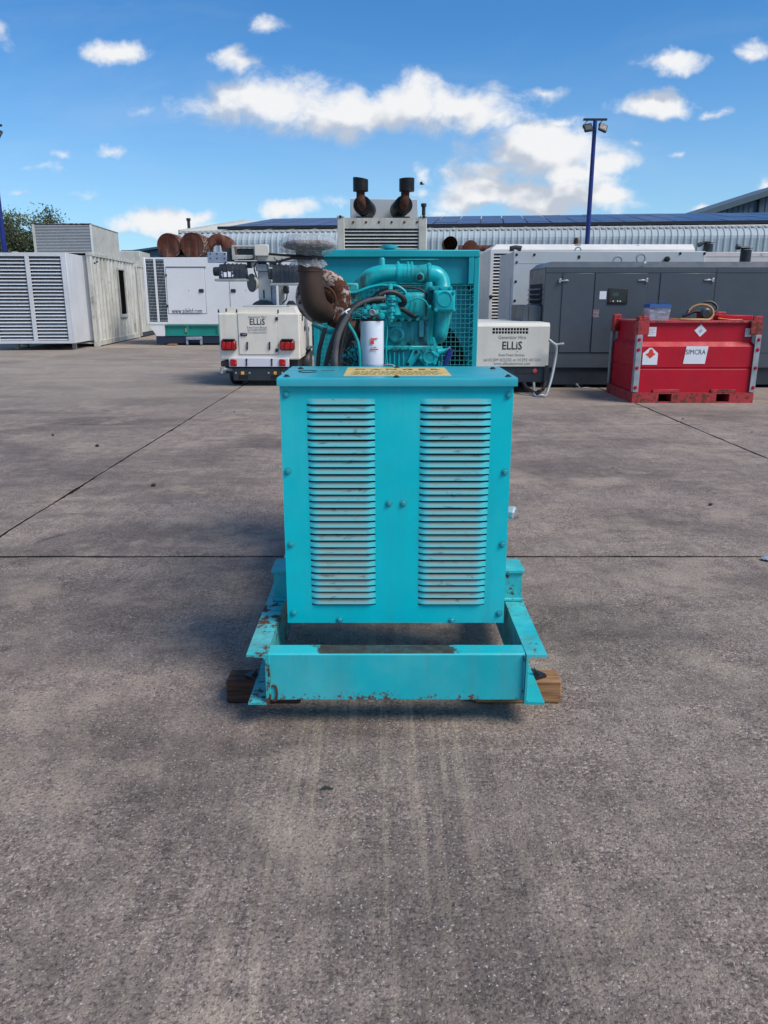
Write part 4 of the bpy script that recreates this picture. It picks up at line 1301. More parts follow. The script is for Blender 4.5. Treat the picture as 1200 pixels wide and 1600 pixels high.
while x + PWD < WL1:
    for iy in range(4):
        base = Vector(roofpt(x, .25 + iy * (PLD + .03), .16))
        if pan is None:
            mb = MB().box(.035, PWD - .035, .05, PLD - .05, 0, .035)
            pan = mb.build('solar_panel', M['solar'], None, smooth=False)
            pan.parent = roof; pan.location = base; pan.rotation_euler = (RP, 0, 0); ORG[pan.name] = Vector()
        else:
            o = again(pan, base, roof)
            o.rotation_euler = (RP + rnd.uniform(-.004, .004), rnd.uniform(-.004, .004), 0)
    x += PWD
v = at(295, 352, 50)
vp = MB().lathe([(.09, 0), (.09, .9), (.13, .92), (.13, 1.05)], (v.x, 50, v.z - .65), (0, 0, 1), 10)
vo = vp.build('vent_pipe', M['gutter'], None, label='thin dark vent pipe at the left end of the warehouse roof', cat='vent pipe', org=(v.x, 50, v.z - .65))
MB().lathe([(.05, 0), (.05, v.z - .66)], (v.x, 50, 0), (0, 0, 1), 8).build('riser', M['gutter'], vo)
# pale low shed at the far left of the warehouse
v0, v1 = at(190, 400, 60), at(268, 384, 60)
shd = thing('shed', 'low pale shed with a blue roof edge behind the stained containers', 'shed', (v0.x, 60, 0))
sw = MB()
x = v0.x
while x < v1.x:
    sw.box(x, x + .22, 60, 66, 0, v1.z - .3); sw.box(x + .22, x + .35, 60.03, 66, 0, v1.z - .3)
    x += .35
sw.build('wall', M['shed'], shd, smooth=False)
rm = MB().prism([(v0.x - .2, v1.z - .62), (v1.x + .4, v1.z - .05), (v1.x + .4, v1.z + .10), (v0.x - .2, v1.z - .47)], 'y', 59.6, 66.3)
M['tealroof'] = plain('blue_roof_edge', (.03, .12, .20), .5)
rm.build('roof', M['tealroof'], shd, smooth=False)
# dark gabled building behind the right end
v0 = at(1078, 339, 78); v1 = at(1240, 287, 78)
gab = thing('building', 'slate-blue clad building with a sloping gable rising behind the warehouse at the right edge', 'building', (v0.x, 78, 0))
gw = MB()
x = v0.x - 4
nv = 0
sl_ = (v1.z - v0.z) / (v1.x - v0.x)
while x < v1.x + 6:
    za, zb_ = v0.z + (x - v0.x) * sl_ - .3, v0.z + (x + .5 - v0.x) * sl_ - .3
    gw.prism([(x, 0), (x + .36, 0), (x + .36, za + (zb_ - za) * .72), (x, za)], 'y', 78, 79)
    gw.prism([(x + .36, 0), (x + .5, 0), (x + .5, zb_), (x + .36, za + (zb_ - za) * .72)], 'y', 78.06, 79)
    x += .5
gw.build('wall', M['darkclad'], gab, smooth=False)
xx0, xx1 = v0.x - 4.5, v1.x + 6
MB().prism([(xx0, v0.z + (xx0 - v0.x) * sl_ - .35), (xx1, v0.z + (xx1 - v0.x) * sl_ - .35), (xx1, v0.z + (xx1 - v0.x) * sl_ + .15), (xx0, v0.z + (xx0 - v0.x) * sl_ + .15)], 'y', 77.4, 100).build('roof', M['darkclad'], gab, smooth=False)
vd_ = at(1185, 325, 77.9)
MB().tube([(vd_.x, 77.85, 0), (vd_.x, 77.85, v0.z + (vd_.x - v0.x) * sl_ - .4)], .14, 8).build('downpipe', M['gutter'], gab)

# ------------------------------------------------------------------ light poles
def pole(x, Y, ztop, label, dirs):
    p = thing('light_pole', label, 'light pole', (x, Y, 0), 'navy floodlight poles')
    MB().lathe([(.19, 0), (.19, .02)], (x, Y, .001), (0, 0, 1), 16).build('base_plate', M['navy'], p)
    MB().lathe([(.105, .02), (.085, ztop * .55), (.072, ztop)], (x, Y, 0), (0, 0, 1), 14).build('column', M['navy'], p)
    MB().box(x - .43, x + .43, Y - .05, Y + .05, ztop - .03, ztop + .04, .01).build('crossarm', M['blackm'], p)
    for s, tilt in dirs:
        h = Matrix.Rotation(R(tilt), 4, 'Y') @ Matrix.Rotation(R(-35), 4, 'X')
        c = Vector((x + s * .27, Y - .12, ztop - .29))
        def tr(mb):
            mb.v = [tuple(c + (h @ Vector(q))) for q in mb.v]; return mb
        l = tr(MB().box(-.16, .16, -.05, .05, -.18, .18, .03)).build('floodlight', M['blackpl'], p)
        tr(MB().box(-.11, .11, -.058, -.051, -.13, .06)).build('lamp_glass', M['lampglass'], l, smooth=False)
        MB().tube([c + h @ Vector((-.17, 0, 0)), c + h @ Vector((-.17, .02, .12)), (x + s * .27, Y, ztop - .02)], .014, 6).build('stirrup', M['blackm'], l)
v = at(930, 187, 31)
pole(v.x, 31, v.z, 'navy floodlight pole with two lamp heads rising behind the grey generator canopy', ((-1, -8), (1, 22)))
v = at(0, 196, 29)
pole(at(7, 392, 29).x, 29, v.z, 'navy floodlight pole cut by the left edge of the view', ((-1, -10), (1, 15)))

# ------------------------------------------------------------------ tree
def tree(x, Y, h, spread, label):
    t = thing('tree', label, 'tree', (x, Y, 0))
    r2 = random.Random(5)
    tk = MB()
    tips = []
    tk.tube([(x, Y, 0), (x + .1, Y, h * .25), (x - .1, Y + .1, h * .5)], [.30, .22, .15], 10, sub=4)
    for i in range(22):
        a = r2.uniform(0, 2 * math.pi)
        z0 = h * r2.uniform(.22, .55)
        L = spread * r2.uniform(.6, 1.05)
        e = Vector((x + math.cos(a) * L, Y + math.sin(a) * L * .8, z0 + h * r2.uniform(.14, .46)))
        s_ = Vector((x, Y, z0))
        mid = (s_ + e) / 2 + Vector((r2.uniform(-.3, .3), r2.uniform(-.3, .3), .3))
        tk.tube([s_, mid, e], [.09, .055, .02], 6, sub=4)
        tips += [e, mid + (e - mid) * .5, mid, e + Vector((r2.uniform(-.4, .4), 0, .4))]
        for j in range(3):
            b = mid + (e - mid) * r2.uniform(.1, .8)
            d = Vector((r2.uniform(-1, 1), r2.uniform(-1, 1), r2.uniform(.1, 1.0))).normalized() * r2.uniform(.5, 1.2)
            tk.tube([b, b + d * .5 + Vector((0, 0, .08)), b + d], [.03, .02, .008], 5)
            tips.append(b + d)
    tk.build('trunk', M['bark'], t)
    cr = MB()
    for c in tips:
        nl = r2.randint(90, 170)
        rad = r2.uniform(.35, .75)
        for _ in range(nl):
            d = Vector((r2.gauss(0, 1), r2.gauss(0, 1), r2.gauss(0, .75)))
            p = c + d * rad * .62
            u = Vector((r2.uniform(-1, 1), r2.uniform(-1, 1), r2.uniform(-1, .6))).normalized()
            w = u.orthogonal().normalized()
            l = r2.uniform(.05, .12)
            cr.quad(p - u * l, p + w * l * .36, p + u * l, p - w * l * .36)
    cr.build('crown', M['leaf'], t, smooth=False)
v = at(22, 330, 50)
tree(v.x + .1, 50, v.z - .15, 2.5, 'bushy green tree with pale branches behind the louvred container')
tree(v.x - 3.2, 52, v.z - .5, 2.4, 'bushy green tree at the left edge, half behind the navy pole')

# ------------------------------------------------------------------ louvre blades: helper
def slats(parent, m, x0, x1, z0, z1, n, Y, depth=.05, name='slat', fill=.72):
    """sloping blades, each an object of its own, in front of a dark recess (parent frame = world or local)"""
    p = (z1 - z0) / n
    hh = p * fill
    mb = MB().add([(0, 0, 0), (x1 - x0, 0, 0), (x1 - x0, depth, hh), (0, depth, hh), (0, .006, -.003), (x1 - x0, .006, -.003), (x1 - x0, depth + .006, hh - .003), (0, depth + .006, hh - .003)],
                  [(0, 1, 2, 3), (7, 6, 5, 4), (0, 4, 5, 1), (1, 5, 6, 2), (2, 6, 7, 3), (3, 7, 4, 0)])
    f = None
    for i in range(n):
        b = Vector((x0, Y, z0 + i * p + p * .08))
        if f is None:
            f = part_at(mb, name, m, parent, b, smooth=False)
        else:
            again(f, b - ORG[parent.name], parent)
    return f

# ------------------------------------------------------------------ left: louvred container (local frame: x along its end, y along its side)
ca = R(4.4)
corner = Vector((-9.40, 26.2, 0))
con = thing('container', 'white shipping container with big louvres on its end and a stained ribbed side, far left', 'container', corner, rz=ca, local=True)
CW, CLn, CH = 2.44, 6.06, 2.98
def post(x, y, s=.15):
    MB().box(x, x + s, y, y + s, .12, CH - .12, .012).build('corner_post', M['cont_side'], con)
for (x, y) in ((-.15, 0), (-CW, 0), (-.15, CLn - .15), (-CW, CLn - .15)):
    post(x, y)
    for z in (.0, CH - .12):
        MB().box(x - .008, x + .158, y - .008, y + .158, z + .002, z + .118, .008).build('corner_casting', M['cont_old'], con)
def ribbed(x, y0, y1, z0, z1, step=.42, dp=.06, sgn=1):
    pr = []
    y = y0
    while y < y1 - 1e-4:
        for dy, o in ((0, 0), (.13, 0), (.20, -dp), (.35, -dp)):
            if y + dy <= y1:
                pr.append((x + sgn * o, y + dy))
        y += step
    pr.append((x, y1))
    return MB().strip(pr, 'z', z0, z1)
wy0, wy1, wz0, wz1 = 3.35, 4.25, .98, 2.55     # window opening in the ribbed side
for (a, b, c_, d) in ((.15, wy0, .2, CH - .12), (wy1, CLn - .15, .2, CH - .12), (wy0, wy1, .2, wz0), (wy0, wy1, wz1, CH - .12)):
    ribbed(-.02, a, b, c_, d).build('side_wall', M['cont_side'], con, smooth=False)
win = MB().box(-.03, .012, wy0 - .05, wy0, wz0 - .05, wz1 + .05).box(-.03, .012, wy1, wy1 + .05, wz0 - .05, wz1 + .05).box(-.03, .012, wy0 + .001, wy1 - .001, wz0 - .05, wz0).box(-.03, .012, wy0 + .001, wy1 - .001, wz1, wz1 + .05)
wno = win.build('window_frame', M['cont_old'], con, smooth=False)
MB().box(-.6, -.58, wy0 - .3, wy1 + .3, wz0 - .3, wz1 + .3).build('dark_interior', M['dark'], con, smooth=False)
MB().tube([(-.2, wy0 + .1, wz0), (-.3, wy0 + .45, wz1)], .05, 8).build('red_pipe', M['red_worn'], con)
MB().box(-.025, .018, wy0 - .06, wy1 + .06, wz0 - .11, wz0 - .052).build('window_sill', M['cont_old'], con)
MB().box(-.15, 0, .152, CLn - .152, .03, .20, .01).build('bottom_rail', M['cont_side'], con)
MB().box(-.10, 0, .152, CLn - .152, CH - .119, CH - .005, .01).build('top_rail', M['cont_side'], con)
MB().box(-CW + .02, -.03, .03, CLn - .03, CH - .035, CH - .02).build('roof', M['cont_old'], con)
MB().box(-CW + .16, -.16, .10, .12, .10, CH - .1).build('end_wall', M['white_cont'], con)
MB().box(-CW + .02, -CW + .04, .1, CLn - .1, .15, CH - .1).build('side_wall', M['cont_side'], con)
MB().box(-CW + .1, -.1, CLn - .12, CLn - .10, .15, CH - .1).build('end_wall', M['cont_side'], con)
MB().box(-CW + .1, -.1, .1, CLn - .1, .14, .2).build('floor', M['dark'], con)
for (y, z) in ((.28, 2.62), (.6, 2.68)):
    MB().box(-.005, .03, y, y + .1, z, z + .06, .01).build('hinge_lug', M['blackm'], con)
# louvred air duct on its end
DX0, DX1, DY = -2.62, -.26, -1.72
DZ0, DZ1 = .21, 2.86
du = MB()
bx = [DX0, DX0 + .16, DX0 + 1.06, DX0 + 1.20, DX1 - .12, DX1]
du.box(DX1 - .04, DX1, DY, -.01, DZ0, DZ1, .006)
du.box(DX0, DX0 + .04, DY, -.01, DZ0, DZ1, .006)
du.box(DX0 + .041, DX1 - .041, DY + .01, -.01, DZ1 - .04, DZ1 - .001)
du.box(DX0 + .041, DX1 - .041, DY + .01, -.01, DZ0 + .001, DZ0 + .04)
duo = du.build('air_duct', M['white_cont'], con)
fr_ = MB()
fr_.box(DX0 + .041, DX1 - .041, DY, DY + .008, DZ1 - .10, DZ1 - .002).box(DX0 + .041, DX1 - .041, DY, DY + .008, DZ0 + .002, DZ0 + .08)
midx = (DX0 + DX1) / 2 + .04
fr_.box(midx - .06, midx + .06, DY - .002, DY + .03, DZ0 + .081, DZ1 - .101)
fr_.box(DX1 - .16, DX1 - .041, DY, DY + .03, DZ0 + .081, DZ1 - .101).box(DX0 + .041, DX0 + .16, DY, DY + .03, DZ0 + .081, DZ1 - .101)
fr_.build('duct_frame', M['white_cont'], con, smooth=False)
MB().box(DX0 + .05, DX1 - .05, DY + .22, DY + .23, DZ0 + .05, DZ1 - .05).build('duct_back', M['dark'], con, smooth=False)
slats(con, M['white_cont'], midx + .061, DX1 - .161, DZ0 + .09, DZ1 - .11, 24, DY + .012, .10, fill=.66)
slats(con, M['white_cont'], DX0 + .161, midx - .061, DZ0 + .09, DZ1 - .11, 24, DY + .012, .10, fill=.66)
for x in (DX0 + .3, DX1 - .3):
    MB().box(x, x + .12, -1.0, -.9, .001, DZ0 - .001).build('duct_foot', M['cont_old'], con)
# louvred box on the container roof
bo = Vector((corner.x, corner.y, 0)) + Matrix.Rotation(ca, 3, 'Z') @ Vector((-2.02, .95, 0))
rb_ = thing('roof_box', 'grey-white louvred box with rusty top edge standing on the far-left container', 'louvred box', (bo.x, bo.y, CH), rz=ca, local=True)
bw, bl_, bh = 1.85, 3.6, .94
MB().box(0, bw, .04, bl_, .02, bh - .03, .01).build('box_shell', M['cont_old'], rb_)
MB().box(-.03, .05, -.015, .03, .0, bh - .03, .005).build('frame_post', M['cont_old'], rb_)
MB().box(bw - .04, bw + .02, -.015, .03, .0, bh - .03, .005).build('frame_post', M['white_cont'], rb_)
MB().box(-.03, bw + .02, -.02, .05, bh - .029, bh, .005).build('rusty_top_edge', M['red_worn'] if False else M['rust_pale'], rb_)
MB().box(-.03, bw + .02, .051, bl_, bh - .029, bh - .004, .005).build('box_lid', M['cont_old'], rb_)
M['greyslat'] = paint('grey_slat_paint', (.38, .41, .43), .5, .05, 2, dirt=.3, dirtcol=(.25, .25, .25))
MB().box(.051, bw - .041, .030, .036, .01, bh - .04).build('box_back', M['dark'], rb_, smooth=False)
slats(rb_, M['greyslat'], .051, bw - .041, .02, bh - .04, 19, -.012, .034, fill=.80)
# second container behind it
c2o = corner + Matrix.Rotation(ca, 3, 'Z') @ Vector((-.02, 6.45, 0))
c2 = thing('container', 'grey-stained container set standing behind the louvred container, mostly hidden', 'container', c2o, rz=ca, local=True)
ribbed(0, 0, 3.4, .2, 2.75).build('side_wall', M['cont_old'], c2, smooth=False)
MB().box(-2.4, .01, -.05, .1, .05, 2.8, .01).build('end_frame', M['cont_old'], c2)
MB().box(-2.4, .0, .101, 3.4, 2.76, 2.85, .01).build('roof', M['cont_old'], c2)
MB().box(-.12, .0, .101, 3.4, .03, .2, .01).build('bottom_rail', M['greydark'], c2)
MB().box(-2.4, -.12, .101, 3.3, .03, 2.7).build('inner_shell', M['cont_old'], c2)
MB().box(-1.8, -.05, 1.0, 3.0, 2.851, 3.42, .02).build('roof_hood', M['cont_old'], c2)

# ------------------------------------------------------------------ white canopied set with green base
AY = 27.2
ax0, ax1 = at(222, 402, AY).x, at(492, 402, AY).x
az0, az1 = at(229, 507, AY).z, at(222, 402, AY).z
ade = thing('generator', 'clean white canopied generator on a green and navy base, rusty silencers above', 'generator', ((ax0 + ax1) / 2, AY, 0))
def bx(x0, y0, x1, y1, Y, D, m, name, par, b=.01, off=0.0, **kw):
    """box whose front face fills the pixel rectangle at depth Y"""
    p0, p1 = at((x0 + x1) / 2, y1, Y), at((x0 + x1) / 2, y0, Y)
    k_ = Y * (CP * CP + 0) / FPX
    ym = (y0 + y1) / 2
    a, c_ = at(x0, ym, Y).x, at(x1, ym, Y).x
    return MB().box(a, c_, Y - off, Y + D, p0.z, p1.z, b).build(name, M[m], par, **kw)
p_ = [(at(240, 402, AY).x - .37, az1), (ax1, az1), (ax1, az0), (ax0, az0), (ax0, az1)]
gx0, gx1 = at(225, 405, AY).x + .03, at(255, 405, AY).x
gz0, gz1 = at(229, 503, AY).z, at(229, 405, AY).z
cn = MB()
cn.box(ax0, gx0, AY, AY + 2.2, az0, az1, .012)
cn.box(gx1 + .001, ax1, AY, AY + 2.2, az0, az1, .012)
cn.box(gx0 + .0005, gx1 - .0005, AY + .004, AY + 2.2, gz1, az1 - .002).box(gx0 + .0005, gx1 - .0005, AY + .004, AY + 2.2, az0 + .002, gz0)
cn.box(gx0 + .001, gx1 - .001, AY + .3, AY + .32, gz0, gz1)
can = cn.build('canopy', M['white'], ade)
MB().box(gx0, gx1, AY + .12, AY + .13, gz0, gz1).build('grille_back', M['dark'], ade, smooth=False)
gm_ = (gx0 + gx1) / 2
MB().box(gm_ - .035, gm_ + .035, AY - .002, AY + .05, gz0, gz1).build('grille_mullion', M['white'], ade, smooth=False)
for a, b in ((gx0, gm_ - .036), (gm_ + .036, gx1)):
    mb = MB().box(0, b - a, 0, .02, 0, .022)
    f = None
    for i in range(21):
        base = Vector((a, AY + .01, gz0 + (i + .4) * (gz1 - gz0) / 21))
        if f is None:
            f = part_at(mb, 'grille_bar', M['galv'], ade, base, smooth=False)
        else:
            again(f, base - ORG[ade.name], ade)
    for j in range(1, 6):
        xx = a + (b - a) * j / 6
        MB().box(xx - .007, xx + .007, AY + .031, AY + .045, gz0, gz1).build('grille_upright', M['galv'], ade, smooth=False)
# raised doors with a dark shut line
def door(x0, y0, x1, y1, Y, m, par, seal='gutter', name='door', proud=.014):
    s = bx(x0 - .35, y0 - .35, x1 + .35, y1 + .35, Y, .001, seal, 'door_seal', par, 0, .004, smooth=False)
    return bx(x0 + .25, y0 + .25, x1 - .25, y1 - .25, Y, .002, m, name, par, .006, proud)
M['softline'] = plain('shut_line', (.20, .20, .21), .7)
dr = door(261, 418, 321, 490, AY, 'white', ade, 'softline')
bx(311, 451.5, 318.5, 457, AY, .01, 'blackpl', 'door_handle', dr, .01, .04)
for (x, y) in ((259.5, 430), (262, 478)):
    bx(x - 1.2, y - 2, x + 1.4, y + 2, AY, .01, 'blackpl', 'hinge', dr, .005, .03)
bx(259, 416.4, 322, 417.6, AY, .01, 'softline', 'rain_strip', ade, .004, .03)
dr2 = door(359, 418, 430, 490, AY, 'white', ade, 'softline')
bx(361, 451.5, 368.5, 457, AY, .01, 'blackpl', 'door_handle', dr2, .01, .04)
for (x, y) in ((295, 454), (384, 454)):
    bx(x - .5, y - .5, x + .5, y + .5, AY, .01, 'blackm', 'lock', dr if x < 300 else dr2, .003, .025)
text('www.adeltd.com', .27, at(292.5, 486.2, AY) + Vector((0, -.018, 0)), M['blackprint'], dr, sx=.56)
bz0, bz1 = at(300, 525, AY).z, az0
MB().prism([(ax0 + .03, az0 - .001), (at(258, 507, AY).x - .01, az0 - .001), (at(258, 525, AY).x - .01, bz0), (at(245, 526, AY).x, bz0)], 'y', AY + .02, AY + 2.1).build('base_end', M['white'], ade, smooth=False)
x0, x1 = at(258, 507, AY).x, ax1 - .05
gb_ = MB().box(x0, x1, AY + .05, AY + 2.1, bz0 + .001, az0 - .001)
gbo = gb_.build('base_side', M['greenbase'], ade, smooth=False)
for z in (bz0 + .001, az0 - .055):
    MB().box(x0, x1, AY - .01, AY + .049, z, z + .05, .005).build('base_flange', M['greenbase'], gbo)
for xp in (293, 341, 389, 436):
    xx = at(xp, 515, AY).x
    MB().box(xx - .03, xx + .03, AY - .005, AY + .049, bz0 + .052, az0 - .056, .003).build('stiffener', M['greenbase'], gbo)
bx(289.5, 513, 292, 519, AY, .01, 'amber', 'lifting_mark', gbo, .004, -.035)
zz0 = .055
MB().box(at(244, 530, AY).x, ax1 - .02, AY + .01, AY + 2.15, zz0, bz0 - .002, .01).build('fuel_base', M['navybase'], ade)
stp = MB()
v0, v1 = at(292, 526, AY), at(317, 538, AY)
stp.box(v0.x, v1.x, AY - .16, AY + .01, v0.z - .10, v0.z, .01).box(v0.x, v0.x + .06, AY - .14, AY - .02, v1.z, v0.z - .1).box(v1.x - .06, v1.x, AY - .14, AY - .02, v1.z, v0.z - .1)
stp.build('step', M['bracket'], ade)
v0 = at(271, 540, AY)
MB().box(v0.x - .14, v0.x + .14, AY - .30, AY + .5, .001, .052, .008).build('timber_packer', M['wood_pale'], None, label='short pale timber packer under the green-based generator', cat='timber', org=(v0.x, AY, 0))
MB().box(ax1 - 1.2, ax1 - .9, AY + .1, AY + .6, .001, .053, .008).build('timber_packer', M['wood_pale'], None, label='timber packer under the far right end of the green-based generator, hidden by the trailer', cat='timber', org=(ax1 - 1, AY, 0))
# rusty silencers lying on its roof
sk = Y_ = 27.35
def drum(xp, yp, rp, L, label, ribs):
    k_ = sk * CP / FPX
    c = at(xp, yp, sk)
    r = rp * k_
    c.z = az1 + r + .004
    t = thing('silencer', label, 'silencer', (c.x, c.y, az1), 'rusty silencers on the white canopy')
    MB().lathe([(r * .97, 0), (r, .02), (r, L - .02), (r * .97, L)], c, (0, 1, 0), 36).build('drum', M['silencer'], t)
    for i in range(ribs):
        MB().torus(c + Vector((0, .10 + i * (L - .2) / max(1, ribs - 1), 0)), (0, 1, 0), r, .022, 36, 6).build('band', M['rust_pale'], t)
    MB().lathe([(r * .93, -.012), (r * .96, -.012), (r * .96, .0)], c, (0, 1, 0), 36, cap=False).build('end_rim', M['silencer'], t)
    return t, c, r
t1, c1, r1 = drum(262.7, 381, 17.6, 1.5, 'left rusty round silencer drum on the white canopy roof', 4)
t2, c2_, r2_ = drum(300, 382, 18.2, 1.55, 'right rusty round silencer drum, with bands, on the white canopy roof', 6)
q = MB(); q.tube([c2_ + Vector((r2_ * .9, .9, .05)), at(338, 373, 28.3), at(350, 378, 28.3), at(355, 392, 28.3), Vector((at(356, 400, 28.3).x, 28.3, az1 + .002))], [.17, .17, .17, .17, .17], 14, sub=4)
q.build('outlet_bend', M['silencer'], t2)
q = MB(); q.tube([Vector((at(362, 400, 28.9).x, 28.9, az1 + .002)), at(362, 385, 28.9), at(352, 376, 29.2), at(340, 376, 29.6)], .17, 12, sub=4)
q.build('exhaust_bend', M['silencer'], None, label='rusty bent exhaust pipe behind the right silencer drum', cat='exhaust pipe', org=(at(362, 400, 28.9).x, 28.9, az1))
MB().box(c1.x - r1, c1.x + r1 * 3.1, 27.6, 28.6, az1 + .001, az1 + .10).build('cradle', M['greydark'], t1)

# ------------------------------------------------------------------ centre back: louvred container with twin mufflers
CY = 21.5
cx0, cx1 = at(527, 341, CY).x, at(667, 341, CY).x
ctz = at(600, 340, CY).z
cc = thing('container', 'weathered grey-white container set with a wide louvre and twin black mufflers, behind the radiator', 'container', ((cx0 + cx1) / 2, CY, 0))
lz1, lz0 = at(600, 357, CY).z, at(600, 420, CY).z
lx0_, lx1_ = at(538.5, 380, CY).x, at(654, 380, CY).x
fr2 = MB()
fr2.box(cx0, lx0_, CY, CY + 5, .1, ctz, .015).box(lx1_, cx1, CY, CY + 5, .1, ctz, .015)
fr2.box(lx0_ + .001, lx1_ - .001, CY + .012, CY + 5, lz1, ctz - .006).box(lx0_ + .001, lx1_ - .001, CY + .012, CY + 5, .1, lz0 - .9)
fr2.build('container_shell', M['cont_old'], cc)
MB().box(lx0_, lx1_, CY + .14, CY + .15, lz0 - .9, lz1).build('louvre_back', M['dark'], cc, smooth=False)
M['oldslat'] = paint('weathered_slat', (.52, .53, .50), .5, .06, 3, dirt=.4, dirtcol=(.30, .28, .22))
slats(cc, M['oldslat'], lx0_ + .002, lx1_ - .002, lz0 - .9, lz1, 22, CY + .02, .08, fill=.60)
for x in (cx0, cx1 - .16):
    MB().box(x - .012, x + .172, CY - .012, CY + .17, ctz - .001, ctz + .055, .01).build('corner_casting', M['cont_old'], cc)
    MB().lathe([(.035, 0), (.035, .004)], (x + .08, CY - .013, ctz + .025), (0, -1, 0), 10).build('casting_hole', M['dark'], cc)
    MB().box(x - .012, x + .172, CY - .012, CY + .17, .001, .11, .01).build('corner_casting', M['cont_old'], cc)
for i in range(6):
    v = at(552 + i * 20, 347, CY)
    MB().lathe([(.03, 0), (.03, .015)], v + Vector((0, .012, 0)), (0, -1, 0), 8).build('lashing_stud', M['rust'], cc)
v0, v1 = at(547.5, 340, 23.2), at(653.5, 310.5, 23.2)
hood = MB().box(v0.x, v1.x, 23.2, 25.4, ctz + .003, v1.z, .02).build('roof_hood', M['ltgrey'], cc)
vz = at(662, 330, 22.4)
MB().lathe([(.05, 0), (.05, .36), (.075, .37), (.075, .45)], (vz.x, 22.4, ctz - .01), (0, 0, 1), 12).build('vent_stub', M['blackm'], cc)
kk = 21.9 * CP / FPX
for i, (xp, ex_) in enumerate(((565.5, 1), (631, -1))):
    c = at(xp, 320, 21.75)
    r = 13.6 * kk
    c.z = max(c.z, ctz + r + .03)
    mt_ = thing('muffler', 'left black muffler with slanted cap, on the weathered container roof' if i == 0 else 'right black muffler with flat-topped cap, on the weathered container roof', 'muffler', (c.x, c.y, ctz), 'twin black mufflers')
    e = c + Vector((.12 * (1 if i == 0 else -1), 1.3, 0))
    MB().tube([c, c + (e - c) * .03, e], [r * .93, r, r], 28).build('muffler_body', M['muffler'], mt_)
    q = MB(); q.tube([c + Vector((0, .06, -r * .25)), c + Vector((0, -.16, -r * .05)), c + Vector((-.02 * ex_, -.20, r * .4)), at(xp - 2 * ex_, 305, 21.6), at(xp - 2.2 * ex_, 296, 21.6)], [.105, .115, .115, .11, .11], 16, sub=4)
    q.build('tailpipe', M['rust'], mt_)
    w = at(563.5 if i == 0 else 635.5, 299, 21.6); w1 = at(xp, 277.5, 21.6)
    rr_ = 11.3 * kk
    cp_ = MB()
    hgt = w1.z - w.z
    n_ = 26
    vs = []
    for j in range(n_):
        a = 2 * math.pi * j / n_
        vs.append((w.x + rr_ * math.cos(a), w.y + rr_ * math.sin(a), w.z))
    for j in range(n_):
        a = 2 * math.pi * j / n_
        sl2 = (-.35 * math.cos(a)) if i == 0 else .08 * math.cos(a)
        vs.append((w.x + rr_ * math.cos(a), w.y + rr_ * math.sin(a), w.z + hgt * (.93 + sl2 * .25)))
    vs += [(w.x + (p[0] - w.x) * .9, w.y + (p[1] - w.y) * .9, p[2]) for p in vs[n_:2 * n_]]
    vs += [(w.x + (p[0] - w.x) * .9, w.y + (p[1] - w.y) * .9, w.z + .03) for p in vs[n_:2 * n_]]
    fs = [(j, (j + 1) % n_, n_ + (j + 1) % n_, n_ + j) for j in range(n_)] + [(n_ + j, n_ + (j + 1) % n_, 2 * n_ + (j + 1) % n_, 2 * n_ + j) for j in range(n_)]
    fs += [(2 * n_ + j, 2 * n_ + (j + 1) % n_, 3 * n_ + (j + 1) % n_, 3 * n_ + j) for j in range(n_)]
    fs += [tuple(range(n_ - 1, -1, -1)), tuple(3 * n_ + j for j in range(n_))]
    cp_.add(vs, fs).build('rain_cap', M['muffler'], mt_)
    MB().box(min(c.x, e.x) - r * .7, max(c.x, e.x) + r * .7, 21.95, 22.15, ctz + .002, ctz + .07).box(min(c.x, e.x) - r * .7, max(c.x, e.x) + r * .7, 22.75, 22.95, ctz + .002, ctz + .07).build('saddle', M['blackm'], mt_)

# ------------------------------------------------------------------ small bird in the sky
v = at(659, 287.5, 30)
bd = MB()
bd.lathe([(.002, -.09), (.030, -.04), (.034, 0), (.022, .06), (.006, .11)], v, (1, .2, 0), 8)
bdo = bd.build('bird', M['blackm'], None, label='tiny dark bird flying beside the right muffler', cat='bird', org=v)
for s in (-1, 1):
    MB().add([v + Vector((-.05, 0, .01)), v + Vector((.04, 0, .01)), v + Vector((.0, s * .16, .06)), v + Vector((-.08, s * .26, .02)), v + Vector((-.05, 0, .016)), v + Vector((.04, 0, .016)), v + Vector((.0, s * .16, .066)), v + Vector((-.08, s * .26, .026))],
             [(0, 1, 2, 3), (7, 6, 5, 4), (0, 4, 5, 1), (1, 5, 6, 2), (2, 6, 7, 3), (3, 7, 4, 0)]).build('wing', M['blackm'], bdo, smooth=False)
# ------------------------------------------------------------------ right: row of canopied generators
def ring(parent, x, y, z, r=.07, m='galv', name='lifting_eye', ax=(0, 1, 0)):
    MB().torus((x, y, z + r * .9), ax, r, r * .26, 16, 6).build(name, M[m], parent)
